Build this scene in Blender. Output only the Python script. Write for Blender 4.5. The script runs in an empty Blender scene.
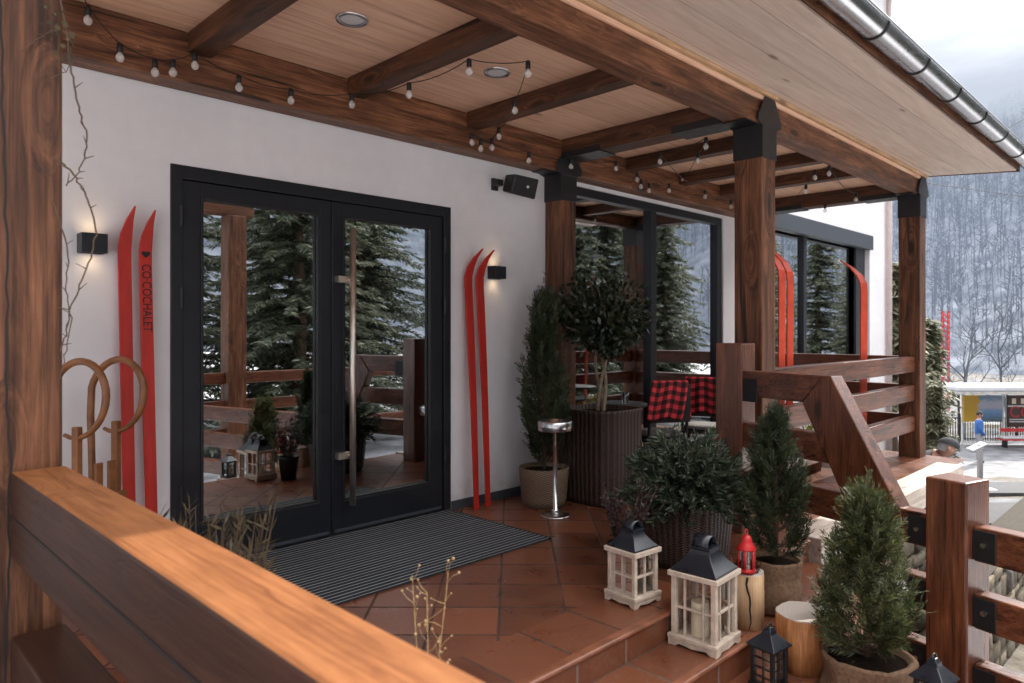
import bpy, math, random
from mathutils import Vector, Matrix, Euler
import numpy as np
R = math.radians
S2 = math.sqrt(2)
random.seed(7)
scn = bpy.context.scene
col = scn.collection
D, H, F = 4.33, 1.43, 710.0          # camera distance to the wall, eye height, focal length in pixels

def U(a, b): return random.uniform(a, b)

# ------------------------------------------------------------------ materials
MATS = {}
def newmat(name):
    m = bpy.data.materials.new(name); m.use_nodes = True
    nt = m.node_tree
    b = nt.nodes['Principled BSDF']
    MATS[name] = m
    return m, nt, b
def nd(nt, t, **kw):
    n = nt.nodes.new(t)
    for k, v in kw.items():
        if k == 'op': n.operation = v
        elif hasattr(n, k) and not k.startswith('i_'): setattr(n, k, v)
        else: n.inputs[k[2:].replace('_', ' ')].default_value = v
    return n
def lk(nt, a, b): nt.links.new(a, b)
def c4(c): return (c[0], c[1], c[2], 1)
def ramp(nt, fac, stops):
    r = nt.nodes.new('ShaderNodeValToRGB')
    e = r.color_ramp.elements
    while len(e) < len(stops): e.new(0.5)
    for el, (p, c) in zip(e, stops):
        el.position = p; el.color = c4(c)
    lk(nt, fac, r.inputs[0]); return r.outputs[0]
def coords(nt, kind='Object', scale=(1, 1, 1), rot=(0, 0, 0), loc=(0, 0, 0)):
    tc = nt.nodes.new('ShaderNodeTexCoord')
    mp = nt.nodes.new('ShaderNodeMapping')
    mp.inputs['Scale'].default_value = scale; mp.inputs['Rotation'].default_value = rot; mp.inputs['Location'].default_value = loc
    lk(nt, tc.outputs[kind], mp.inputs[0]); return mp.outputs[0]
def wcoords(nt, scale=(1, 1, 1), rot=(0, 0, 0), loc=(0, 0, 0)):
    g = nt.nodes.new('ShaderNodeNewGeometry')
    mp = nt.nodes.new('ShaderNodeMapping')
    mp.inputs['Scale'].default_value = scale; mp.inputs['Rotation'].default_value = rot; mp.inputs['Location'].default_value = loc
    lk(nt, g.outputs['Position'], mp.inputs[0]); return mp.outputs[0]
def noise(nt, vec, scale=5, detail=4, rough=.55, dist=0.0):
    n = nt.nodes.new('ShaderNodeTexNoise')
    n.inputs['Scale'].default_value = scale; n.inputs['Detail'].default_value = detail
    n.inputs['Roughness'].default_value = rough; n.inputs['Distortion'].default_value = dist
    lk(nt, vec, n.inputs['Vector']); return n.outputs[0]
def mix(nt, fac, a, b, mode='MIX'):
    n = nt.nodes.new('ShaderNodeMix'); n.data_type = 'RGBA'; n.blend_type = mode
    for i, v in ((0, fac), (6, a), (7, b)):
        if isinstance(v, (int, float)): n.inputs[i].default_value = v
        elif isinstance(v, tuple): n.inputs[i].default_value = c4(v)
        else: lk(nt, v, n.inputs[i])
    return n.outputs[2]
def math_(nt, op, a, b=None, c=None):
    n = nt.nodes.new('ShaderNodeMath'); n.operation = op
    for i, v in enumerate((a, b, c)):
        if v is None: continue
        if isinstance(v, (int, float)): n.inputs[i].default_value = v
        else: lk(nt, v, n.inputs[i])
    return n.outputs[0]
def bump(nt, b, h, strength=.3, dist=.01):
    n = nt.nodes.new('ShaderNodeBump'); n.inputs['Strength'].default_value = strength; n.inputs['Distance'].default_value = dist
    lk(nt, h, n.inputs['Height']); lk(nt, n.outputs[0], b.inputs['Normal'])

def plain(name, c, rough=.6, metal=0.0, var=.25, scale=14, bmp=0.0, spec=None):
    m, nt, b = newmat(name)
    v = coords(nt)
    n = noise(nt, v, scale, 5)
    lo = tuple(x*(1-var) for x in c); hi = tuple(min(1, x*(1+var)) for x in c)
    lk(nt, ramp(nt, n, [(.3, lo), (.7, hi)]), b.inputs['Base Color'])
    b.inputs['Metallic'].default_value = metal
    lk(nt, math_(nt, 'MULTIPLY_ADD', n, .25, rough-.12), b.inputs['Roughness'])
    if bmp: bump(nt, b, noise(nt, v, scale*4, 4), bmp, .004)
    if spec is not None: b.inputs['Specular IOR Level'].default_value = spec
    return m

def wood(name, axis, dark, mid, light, rough=.5, knots=True, spec=.4, stretch=.085, sc=1.0):
    m, nt, b = newmat(name)
    # knots bend the grain around them
    s3 = [4.6*sc]*3; s3[axis] = 1.5*sc
    vo = nt.nodes.new('ShaderNodeTexVoronoi'); vo.inputs['Scale'].default_value = 1.0
    lk(nt, wcoords(nt, tuple(s3)), vo.inputs['Vector'])
    s = [9*sc]*3; s[axis] = 9*sc*stretch
    base = wcoords(nt, tuple(s))
    push = nt.nodes.new('ShaderNodeVectorMath'); push.operation = 'ADD'
    lk(nt, base, push.inputs[0])
    kd = ramp(nt, vo.outputs['Distance'], [(.02, (1, 1, 1)), (.34, (0, 0, 0))])
    sc2 = nt.nodes.new('ShaderNodeVectorMath'); sc2.operation = 'SCALE'; sc2.inputs['Scale'].default_value = 1.6
    lk(nt, kd, sc2.inputs[0]); lk(nt, sc2.outputs[0], push.inputs[1])
    n1 = noise(nt, push.outputs[0], 2.4, 8, .66, .6)
    s2 = [70*sc]*3; s2[axis] = 1.6*sc
    n2 = noise(nt, wcoords(nt, tuple(s2)), 1.6, 5, .65)
    s5 = [200*sc]*3; s5[axis] = 5*sc
    n3 = noise(nt, wcoords(nt, tuple(s5)), 1.2, 3, .6)
    t = math_(nt, 'ADD', math_(nt, 'MULTIPLY', n1, .60), math_(nt, 'ADD', math_(nt, 'MULTIPLY', n2, .28), math_(nt, 'MULTIPLY', n3, .12)))
    c = ramp(nt, t, [(.40, dark), (.50, mid), (.61, light)])
    big = noise(nt, wcoords(nt, (1, 1, 1)), 3.4, 6, .65)
    c = mix(nt, math_(nt, 'MULTIPLY', ramp(nt, big, [(.38, (0, 0, 0)), (.68, (1, 1, 1))]), .5), c, tuple(x*.5 for x in mid))
    if knots:
        k = ramp(nt, vo.outputs['Distance'], [(.07, (1, 1, 1)), (.15, (0, 0, 0))])
        c = mix(nt, math_(nt, 'MULTIPLY', k, .85), c, tuple(x*.45 for x in dark))
        s4 = [16*sc]*3; s4[axis] = .55*sc
        ck = ramp(nt, noise(nt, wcoords(nt, tuple(s4)), 1.0, 3, .55, .4), [(.655, (0, 0, 0)), (.672, (1, 1, 1))])
        c = mix(nt, math_(nt, 'MULTIPLY', ck, .8), c, tuple(x*.2 for x in dark))
    lk(nt, c, b.inputs['Base Color'])
    lk(nt, math_(nt, 'MULTIPLY_ADD', n2, .35, rough-.16), b.inputs['Roughness'])
    b.inputs['Specular IOR Level'].default_value = spec
    bump(nt, b, math_(nt, 'SUBTRACT', t, math_(nt, 'MULTIPLY', ck, .6)) if knots else t, .45, .008)
    return m
DK = ((.042, .0165, .008), (.160, .063, .030), (.34, .150, .076))
DB = ((.030, .012, .006), (.080, .031, .015), (.17, .070, .035))
RED = ((.045, .013, .006), (.135, .042, .019), (.26, .088, .038))
for i, ax in enumerate('xyz'):
    wood('post_'+ax, i, (.026, .010, .005), (.115, .044, .020), (.27, .112, .054), sc=.8)
    wood('timber_'+ax, i, *DK)
    wood('rail_'+ax, i, *RED, rough=.30, spec=.75)
    wood('rafter_'+ax, i, *DB)
    wood('worn_'+ax, i, (.19, .066, .024), (.31, .120, .044), (.40, .170, .066), rough=.6, spec=.25, knots=False)  # near rail top: sunlit orange put into the colour
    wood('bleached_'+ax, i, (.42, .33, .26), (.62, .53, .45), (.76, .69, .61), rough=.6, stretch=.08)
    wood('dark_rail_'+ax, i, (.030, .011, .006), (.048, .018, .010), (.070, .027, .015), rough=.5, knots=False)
    wood('pine_'+ax, i, (.45, .27, .14), (.62, .40, .23), (.74, .52, .33), rough=.6, stretch=.08)

def planks(name, c0, c1, c2, pitch, sm=.7):
    m, nt, b = newmat(name)
    v = wcoords(nt, (.9, 14, 9))
    n1 = noise(nt, v, 1.2, 6, .6, .8)
    n2 = noise(nt, wcoords(nt, (3, 90, 60)), 1.2, 4)
    g = nt.nodes.new('ShaderNodeNewGeometry')
    sp = nt.nodes.new('ShaderNodeSeparateXYZ'); lk(nt, g.outputs['Position'], sp.inputs[0])
    yy = math_(nt, 'DIVIDE', sp.outputs[1], pitch)
    fr = math_(nt, 'FRACT', yy)
    seam = math_(nt, 'LESS_THAN', fr, .0045/pitch)
    wn = nt.nodes.new('ShaderNodeTexWhiteNoise'); wn.noise_dimensions = '2D'
    cb = nt.nodes.new('ShaderNodeCombineXYZ'); lk(nt, math_(nt, 'FLOOR', yy), cb.inputs[0])
    lk(nt, math_(nt, 'FLOOR', math_(nt, 'MULTIPLY_ADD', sp.outputs[0], .42, math_(nt, 'MULTIPLY', math_(nt, 'FLOOR', yy), .37))), cb.inputs[1])
    lk(nt, cb.outputs[0], wn.inputs['Vector'])
    t = math_(nt, 'ADD', math_(nt, 'MULTIPLY', n1, .6), math_(nt, 'MULTIPLY', n2, .4))
    c = ramp(nt, t, [(.30, c0), (.5, c1), (.68, c2)])
    c = mix(nt, math_(nt, 'MULTIPLY', wn.outputs[0], .35), c, tuple(x*.62 for x in c1))
    vo = nt.nodes.new('ShaderNodeTexVoronoi'); lk(nt, wcoords(nt, (1.3, 4.6, 3)), vo.inputs['Vector']); vo.inputs['Scale'].default_value = 1.0
    k = ramp(nt, vo.outputs['Distance'], [(.05, (1, 1, 1)), (.11, (0, 0, 0))])
    c = mix(nt, math_(nt, 'MULTIPLY', k, .65), c, (.10, .045, .02))
    c = mix(nt, math_(nt, 'MULTIPLY', seam, sm), c, (.09, .045, .025))
    lk(nt, c, b.inputs['Base Color']); b.inputs['Roughness'].default_value = .55
    bump(nt, b, math_(nt, 'SUBTRACT', t, math_(nt, 'MULTIPLY', seam, 2.0)), .3, .006)
    return m
planks('ceiling_boards', (.52, .28, .17), (.84, .53, .36), (.93, .68, .51), .40, .6)
planks('soffit_boards', (.56, .43, .35), (.73, .60, .51), (.86, .73, .64), .29, .65)

def plaster():
    m, nt, b = newmat('plaster')
    n = noise(nt, wcoords(nt), 1.1, 4); n2 = noise(nt, wcoords(nt), 9, 6, .65)
    c = ramp(nt, n, [(.3, (.765, .755, .775)), (.7, (.85, .84, .86))])
    c = mix(nt, math_(nt, 'MULTIPLY', ramp(nt, n2, [(.40, (0, 0, 0)), (.75, (1, 1, 1))]), .14), c, (.55, .51, .49))
    g = nt.nodes.new('ShaderNodeNewGeometry'); sp = nt.nodes.new('ShaderNodeSeparateXYZ'); lk(nt, g.outputs['Position'], sp.inputs[0])
    d = math_(nt, 'ADD', math_(nt, 'MULTIPLY', sp.outputs[2], -2.6), math_(nt, 'MULTIPLY_ADD', n2, 1.6, -.15))   # splash dirt low on the wall
    c = mix(nt, math_(nt, 'MULTIPLY', ramp(nt, d, [(0, (0, 0, 0)), (1, (1, 1, 1))]), .5), c, (.36, .30, .26))
    lk(nt, c, b.inputs['Base Color']); b.inputs['Roughness'].default_value = .88
    h = math_(nt, 'ADD', math_(nt, 'MULTIPLY', noise(nt, wcoords(nt), 210, 3), .6), math_(nt, 'MULTIPLY', noise(nt, wcoords(nt), 22, 5, .6), .8))
    bump(nt, b, h, .22, .003)
plaster()

def tiles(name, rot, loc, w, h, grout):
    m, nt, b = newmat(name)
    v = wcoords(nt, (1, 1, 1), rot, loc)
    br = nt.nodes.new('ShaderNodeTexBrick'); br.offset = 0; br.squash = 1
    lk(nt, v, br.inputs['Vector'])
    br.inputs['Scale'].default_value = 1; br.inputs['Brick Width'].default_value = w; br.inputs['Row Height'].default_value = h
    br.inputs['Mortar Size'].default_value = .0085; br.inputs['Mortar Smooth'].default_value = .3; br.inputs['Bias'].default_value = 0
    br.inputs['Color1'].default_value = c4((.095, .029, .014)); br.inputs['Color2'].default_value = c4((.225, .072, .033))
    br.inputs['Mortar'].default_value = c4(grout)
    n = noise(nt, wcoords(nt), 6, 5, .6, .6); n2 = noise(nt, wcoords(nt), 1.3, 3)
    c = mix(nt, ramp(nt, n, [(.35, (0, 0, 0)), (.7, (1, 1, 1))]), br.outputs['Color'], mix(nt, .5, br.outputs['Color'], (.23, .088, .043)))
    c = mix(nt, math_(nt, 'MULTIPLY', n2, .5), c, mix(nt, .55, c, (.05, .018, .01)))
    n4 = noise(nt, wcoords(nt), 38, 5, .7)
    c = mix(nt, math_(nt, 'MULTIPLY', math_(nt, 'MULTIPLY', ramp(nt, n4, [(.50, (0, 0, 0)), (.74, (1, 1, 1))]), ramp(nt, n2, [(.35, (0, 0, 0)), (.65, (1, 1, 1))])), .30), c, (.30, .24, .20))
    lk(nt, c, b.inputs['Base Color'])
    lk(nt, math_(nt, 'ADD', math_(nt, 'MULTIPLY', n, .35), math_(nt, 'MULTIPLY_ADD', br.outputs['Fac'], .45, .15)), b.inputs['Roughness'])
    hh = math_(nt, 'ADD', math_(nt, 'MULTIPLY', br.outputs['Fac'], -1.0), math_(nt, 'MULTIPLY', n, .25))
    bump(nt, b, hh, .5, .003)
tiles('tile_diag', (0, 0, R(45)), (0, D/S2*1, 0), .333, .333, (.020, .015, .012))
tiles('tile_border', (0, 0, 0), (.12, 2.335, 0), .36, .5, (.020, .015, .012))
tiles('tile_step', (0, 0, 0), (.12, 2.335, 0), .36, 2.0, (.10, .075, .06))
tiles('tile_riser', (R(90), 0, 0), (.12, .003, 0), .36, 2.0, (.22, .17, .14))
plain('tile_nose', (.215, .080, .042), .32, var=.35, scale=9)

def glass(name, refl, tint):
    m, nt, b = newmat(name); nt.nodes.remove(b)
    out = nt.nodes['Material Output']
    fr = nt.nodes.new('ShaderNodeFresnel'); fr.inputs['IOR'].default_value = 1.55
    gl = nt.nodes.new('ShaderNodeBsdfGlossy'); gl.inputs['Roughness'].default_value = .004; gl.inputs['Color'].default_value = (.96, .98, 1, 1)
    tr = nt.nodes.new('ShaderNodeBsdfTransparent'); tr.inputs['Color'].default_value = c4(tint)
    mx = nt.nodes.new('ShaderNodeMixShader')
    lk(nt, math_(nt, 'MINIMUM', math_(nt, 'MULTIPLY_ADD', fr.outputs[0], 1.1, refl), .92), mx.inputs[0])
    lk(nt, tr.outputs[0], mx.inputs[1]); lk(nt, gl.outputs[0], mx.inputs[2]); lk(nt, mx.outputs[0], out.inputs[0])
glass('window_glass', .44, (.62, .66, .66))
glass('clear_glass', .03, (.93, .94, .93))
def bulbmat():
    m, nt, b = newmat('bulb_glass')
    b.inputs['Base Color'].default_value = (.9, .88, .85, 1); b.inputs['Roughness'].default_value = .08
    tr = nt.nodes.new('ShaderNodeBsdfTransparent'); mx = nt.nodes.new('ShaderNodeMixShader'); mx.inputs[0].default_value = .34
    lk(nt, tr.outputs[0], mx.inputs[1]); lk(nt, b.outputs[0], mx.inputs[2]); lk(nt, mx.outputs[0], nt.nodes['Material Output'].inputs[0])
bulbmat()

plain('anthracite', (.011, .013, .018), .38, var=.15)
plain('anthracite_pale', (.055, .064, .078), .40, var=.12)  # paler anthracite for trim, skirting and blind box
plain('black_metal', (.012, .012, .014), .45, var=.2)
plain('navy_metal', (.008, .011, .018), .30, var=.25, spec=.6)
plain('steel', (.72, .72, .73), .22, 1.0, .1)
plain('brass_steel', (.78, .70, .62), .40, 1.0, .08)
plain('zinc', (.50, .50, .52), .26, 1.0, .05, 2)
plain('aluminium', (.44, .46, .48), .42, .25, .1)
plain('mat_brush', (.016, .019, .024), .95, var=.5, scale=180, bmp=.6)
def skipaint(name, c):
    m, nt, b = newmat(name)
    v = wcoords(nt, (9, 9, 1.3)); n = noise(nt, v, 2.0, 6, .65); n2 = noise(nt, wcoords(nt, (60, 60, 5)), 2.0, 5, .7)
    k = mix(nt, ramp(nt, n, [(.35, (0, 0, 0)), (.7, (1, 1, 1))]), tuple(x*.72 for x in c), tuple(min(1, x*1.12) for x in c))
    k = mix(nt, ramp(nt, n2, [(.66, (0, 0, 0)), (.72, (.7, .7, .7))]), k, (c[0]*.45, c[1]*.6+.01, c[2]*.6+.01))
    lk(nt, k, b.inputs['Base Color']); lk(nt, math_(nt, 'MULTIPLY_ADD', n2, .4, .22), b.inputs['Roughness']); bump(nt, b, n2, .15, .002)
skipaint('red_paint', (.56, .030, .020))
plain('red_paint_orange', (.62, .075, .035), .35, var=.18, scale=7)
plain('red_lantern_paint', (.55, .02, .02), .35, var=.15)
plain('black_paint', (.012, .010, .010), .6)
plain('sled_wood', (.25, .10, .036), .42, var=.35, scale=11)
plain('white_wood', (.56, .46, .37), .6, var=.2, scale=22, bmp=.3)
plain('candle_wax', (.84, .72, .54), .5, var=.06)
plain('burlap', (.21, .125, .075), .95, var=.35, scale=60, bmp=1.0)
plain('soil', (.016, .011, .008), 1.0, var=.5, scale=40, bmp=.8, spec=.05)
plain('bark', (.10, .065, .042), .9, var=.4, scale=24, bmp=.9)
plain('pale_bark', (.22, .165, .115), .85, var=.35, scale=24, bmp=.7)
plain('twig', (.115, .075, .048), .8, var=.3)
plain('dried_gold', (.40, .26, .12), .8, var=.3)
plain('snow', (.62, .64, .67), .8, var=.06, scale=3, bmp=.3)
plain('concrete', (.50, .49, .47), .85, var=.2, scale=5, bmp=.3)
plain('asphalt', (.07, .07, .076), .8, var=.35, scale=8, bmp=.3)
plain('white_paint', (.78, .78, .78), .5, var=.06)
plain('pink_paint', (.60, .50, .48), .6, var=.08)
plain('skin', (.50, .28, .20), .55, var=.12)
plain('blue_cloth', (.035, .12, .36), .85, var=.25, scale=20, bmp=.4)
plain('grey_cloth', (.30, .31, .33), .9, var=.2, scale=20, bmp=.4)
plain('navy_cloth', (.016, .018, .026), .85, var=.3, scale=20, bmp=.4)
plain('maroon_cloth', (.10, .028, .03), .85, var=.3, scale=20, bmp=.4)
plain('cap_cloth', (.05, .055, .062), .9, var=.3, scale=60, bmp=.5)
plain('chair_black', (.014, .013, .013), .55, var=.3)
plain('cushion_grey', (.20, .19, .185), .8, var=.2, scale=30, bmp=.4)
plain('cable_black', (.010, .009, .009), .6)
plain('interior_floor', (.055, .038, .028), .28, var=.3, scale=4)
plain('interior_wall', (.055, .050, .046), .8, var=.2)
plain('speaker_grille', (.010, .010, .011), .7, var=.5, scale=400, bmp=.6)
plain('dry_leaf', (.13, .055, .030), .8, var=.5, scale=30)
plain('cone_scale', (.085, .042, .022), .8, var=.5, scale=60)

plain('slush', (.17, .175, .19), .7, var=.6, scale=1.6, bmp=.3)
def wicker():
    m, nt, b = newmat('wicker')
    tc = nt.nodes.new('ShaderNodeTexCoord')
    sp = nt.nodes.new('ShaderNodeSeparateXYZ'); lk(nt, tc.outputs['UV'], sp.inputs[0])
    ca = math_(nt, 'SINE', math_(nt, 'MULTIPLY', sp.outputs[0], 2*math.pi*40))
    row = math_(nt, 'FLOOR', math_(nt, 'MULTIPLY', sp.outputs[1], 1))
    cz = math_(nt, 'SINE', math_(nt, 'MULTIPLY_ADD', sp.outputs[1], 2*math.pi*.5, 0.0))
    cz = math_(nt, 'SINE', math_(nt, 'MULTIPLY', sp.outputs[1], 2*math.pi*1.25))
    hh = math_(nt, 'ADD', math_(nt, 'MULTIPLY', ca, .5), math_(nt, 'MULTIPLY', math_(nt, 'MULTIPLY', ca, cz), .5))
    t = math_(nt, 'MULTIPLY_ADD', hh, .5, .5)
    c = ramp(nt, t, [(.1, (.012, .007, .005)), (.6, (.052, .029, .020)), (1, (.115, .066, .046))])
    lk(nt, c, b.inputs['Base Color']); b.inputs['Roughness'].default_value = .45
    bump(nt, b, t, .9, .012)
wicker()

def leafmat(name, c0, c1, c2, rough=.55, trans=.25):
    m, nt, b = newmat(name)
    g = nt.nodes.new('ShaderNodeNewGeometry')
    c = ramp(nt, g.outputs['Random Per Island'], [(0, c0), (.55, c1), (1, c2)])
    n = noise(nt, coords(nt), 4.5, 2)
    c = mix(nt, math_(nt, 'MULTIPLY', ramp(nt, n, [(.35, (0, 0, 0)), (.65, (1, 1, 1))]), .5), c, tuple(x*.35 for x in c1))
    lk(nt, c, b.inputs['Base Color']); b.inputs['Roughness'].default_value = rough
    tl = nt.nodes.new('ShaderNodeBsdfTranslucent'); lk(nt, c, tl.inputs['Color'])
    mx = nt.nodes.new('ShaderNodeMixShader'); mx.inputs[0].default_value = trans
    lk(nt, b.outputs[0], mx.inputs[1]); lk(nt, tl.outputs[0], mx.inputs[2]); lk(nt, mx.outputs[0], nt.nodes['Material Output'].inputs[0])
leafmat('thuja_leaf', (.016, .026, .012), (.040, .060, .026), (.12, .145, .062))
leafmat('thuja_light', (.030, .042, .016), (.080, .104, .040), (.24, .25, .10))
leafmat('ficus_leaf', (.008, .014, .007), (.020, .034, .014), (.05, .07, .03), .3, .12)
leafmat('juniper_leaf', (.022, .038, .022), (.062, .092, .055), (.22, .255, .175))
leafmat('spruce_leaf', (.055, .072, .050), (.14, .17, .11), (.30, .32, .21), .55, .35)
leafmat('pale_pine', (.10, .115, .065), (.17, .18, .11), (.32, .31, .20))
leafmat('purple_leaf', (.020, .010, .012), (.05, .022, .026), (.10, .05, .05))
leafmat('grass_dry', (.045, .032, .016), (.10, .075, .036), (.18, .13, .06))
leafmat('yellow_green', (.16, .20, .03), (.28, .30, .06), (.45, .42, .10))

def stone():
    m, nt, b = newmat('rubble_stone')
    g = nt.nodes.new('ShaderNodeNewGeometry')
    c = ramp(nt, g.outputs['Random Per Island'], [(0, (.07, .055, .040)), (.4, (.17, .135, .092)), (.75, (.25, .205, .14)), (1, (.13, .12, .11))])
    n = noise(nt, wcoords(nt), 14, 6, .65)
    c = mix(nt, ramp(nt, n, [(.35, (0, 0, 0)), (.7, (1, 1, 1))]), mix(nt, .6, c, (.07, .06, .045)), c)
    lk(nt, c, b.inputs['Base Color']); b.inputs['Roughness'].default_value = .9
    bump(nt, b, n, .8, .02)
stone()
plain('mortar', (.075, .064, .05), .95, var=.3, scale=20, bmp=.6)

def endgrain(name, a, bb):
    m, nt, b = newmat(name)
    tc = nt.nodes.new('ShaderNodeTexCoord')
    w = nt.nodes.new('ShaderNodeTexWave'); w.wave_type = 'RINGS'; w.rings_direction = 'Z'
    w.inputs['Scale'].default_value = 22; w.inputs['Distortion'].default_value = 2.5; w.inputs['Detail'].default_value = 3
    lk(nt, tc.outputs['Object'], w.inputs['Vector'])
    lk(nt, ramp(nt, w.outputs[0], [(.1, a), (.9, bb)]), b.inputs['Base Color']); b.inputs['Roughness'].default_value = .75
endgrain('log_end', (.40, .34, .29), (.52, .46, .41))
wood('log_bark', 2, (.26, .090, .028), (.46, .18, .060), (.60, .29, .115), rough=.6)
wood('log_split', 2, (.40, .22, .11), (.58, .36, .19), (.70, .48, .28), rough=.65)

def plaid():
    m, nt, b = newmat('plaid_wool')
    tc = nt.nodes.new('ShaderNodeTexCoord')
    sp = nt.nodes.new('ShaderNodeSeparateXYZ'); lk(nt, tc.outputs['UV'], sp.inputs[0])
    def sq(o): return math_(nt, 'LESS_THAN', math_(nt, 'FRACT', math_(nt, 'DIVIDE', o, .078)), .5)
    s = math_(nt, 'ADD', sq(sp.outputs[0]), sq(sp.outputs[1]))
    c = ramp(nt, math_(nt, 'DIVIDE', s, 2.0), [(0, (.78, .055, .075)), (.5, (.22, .018, .022)), (1, (.010, .009, .010))])
    c.node.color_ramp.interpolation = 'CONSTANT'
    e = c.node.color_ramp.elements; e[1].position = .3; e[2].position = .8
    lk(nt, c, b.inputs['Base Color']); b.inputs['Roughness'].default_value = .95
    bump(nt, b, noise(nt, coords(nt), 220, 3), .4, .003)
plaid()

def emit(name, c, s):
    m, nt, b = newmat(name)
    b.inputs['Base Color'].default_value = c4(c); b.inputs['Emission Color'].default_value = c4(c); b.inputs['Emission Strength'].default_value = s
emit('lamp_glow', (1, .72, .42), 4.0)
plain('downlight_lens', (.60, .60, .60), .35, var=.05)

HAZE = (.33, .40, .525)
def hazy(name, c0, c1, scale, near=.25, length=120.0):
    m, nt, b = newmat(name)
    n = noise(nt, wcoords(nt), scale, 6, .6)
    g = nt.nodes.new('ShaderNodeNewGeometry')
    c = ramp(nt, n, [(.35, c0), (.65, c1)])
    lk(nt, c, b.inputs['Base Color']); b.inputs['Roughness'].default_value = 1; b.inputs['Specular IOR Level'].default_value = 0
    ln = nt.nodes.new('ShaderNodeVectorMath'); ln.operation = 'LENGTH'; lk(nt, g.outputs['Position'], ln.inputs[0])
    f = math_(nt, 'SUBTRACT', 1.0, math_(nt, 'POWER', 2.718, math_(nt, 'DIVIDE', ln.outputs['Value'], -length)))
    # aerial haze put into the material as emission, stronger with distance and height
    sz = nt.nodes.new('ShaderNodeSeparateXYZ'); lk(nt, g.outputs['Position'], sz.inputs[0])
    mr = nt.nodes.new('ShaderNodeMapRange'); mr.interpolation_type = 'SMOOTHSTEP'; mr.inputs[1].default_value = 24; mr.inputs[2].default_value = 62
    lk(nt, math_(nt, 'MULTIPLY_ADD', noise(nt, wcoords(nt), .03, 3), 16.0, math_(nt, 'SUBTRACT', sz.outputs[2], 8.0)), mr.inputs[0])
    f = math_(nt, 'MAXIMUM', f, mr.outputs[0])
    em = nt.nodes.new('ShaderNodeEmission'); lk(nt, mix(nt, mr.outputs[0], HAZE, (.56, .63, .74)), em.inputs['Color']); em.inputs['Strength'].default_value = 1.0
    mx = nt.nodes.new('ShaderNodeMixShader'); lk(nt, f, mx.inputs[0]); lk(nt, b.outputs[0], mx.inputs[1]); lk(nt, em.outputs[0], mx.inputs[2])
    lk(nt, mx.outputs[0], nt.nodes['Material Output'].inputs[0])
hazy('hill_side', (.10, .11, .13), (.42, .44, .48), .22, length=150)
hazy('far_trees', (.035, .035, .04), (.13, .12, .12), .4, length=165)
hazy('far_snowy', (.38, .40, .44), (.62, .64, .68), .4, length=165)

def groundmat():
    m, nt, b = newmat('ground_mix')
    n = noise(nt, wcoords(nt), .38, 6, .6)
    n2 = noise(nt, wcoords(nt), 7, 5, .6)
    n3 = noise(nt, wcoords(nt), 1.4, 5, .6)
    g = nt.nodes.new('ShaderNodeNewGeometry'); sp = nt.nodes.new('ShaderNodeSeparateXYZ'); lk(nt, g.outputs['Position'], sp.inputs[0])
    dirt = mix(nt, ramp(nt, n2, [(.3, (0, 0, 0)), (.7, (1, 1, 1))]), (.07, .062, .05), (.20, .175, .135))
    slush = mix(nt, ramp(nt, n3, [(.35, (0, 0, 0)), (.65, (1, 1, 1))]), (.085, .09, .095), (.20, .205, .22))
    street = mix(nt, ramp(nt, n, [(.44, (0, 0, 0)), (.50, (1, 1, 1))]), dirt, slush)
    yard = mix(nt, ramp(nt, n3, [(.25, (0, 0, 0)), (.34, (1, 1, 1))]), (.50, .49, .47), (.84, .85, .87))     # yard snow out of view, whitened to bounce light into the porch
    f = math_(nt, 'ADD', math_(nt, 'MULTIPLY', sp.outputs[1], -.45), math_(nt, 'MULTIPLY_ADD', n, 1.2, -2.5))
    c = mix(nt, ramp(nt, f, [(0, (0, 0, 0)), (.25, (1, 1, 1))]), street, yard)
    lk(nt, c, b.inputs['Base Color']); b.inputs['Roughness'].default_value = .9
    bump(nt, b, n2, .6, .04)
groundmat()

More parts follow.
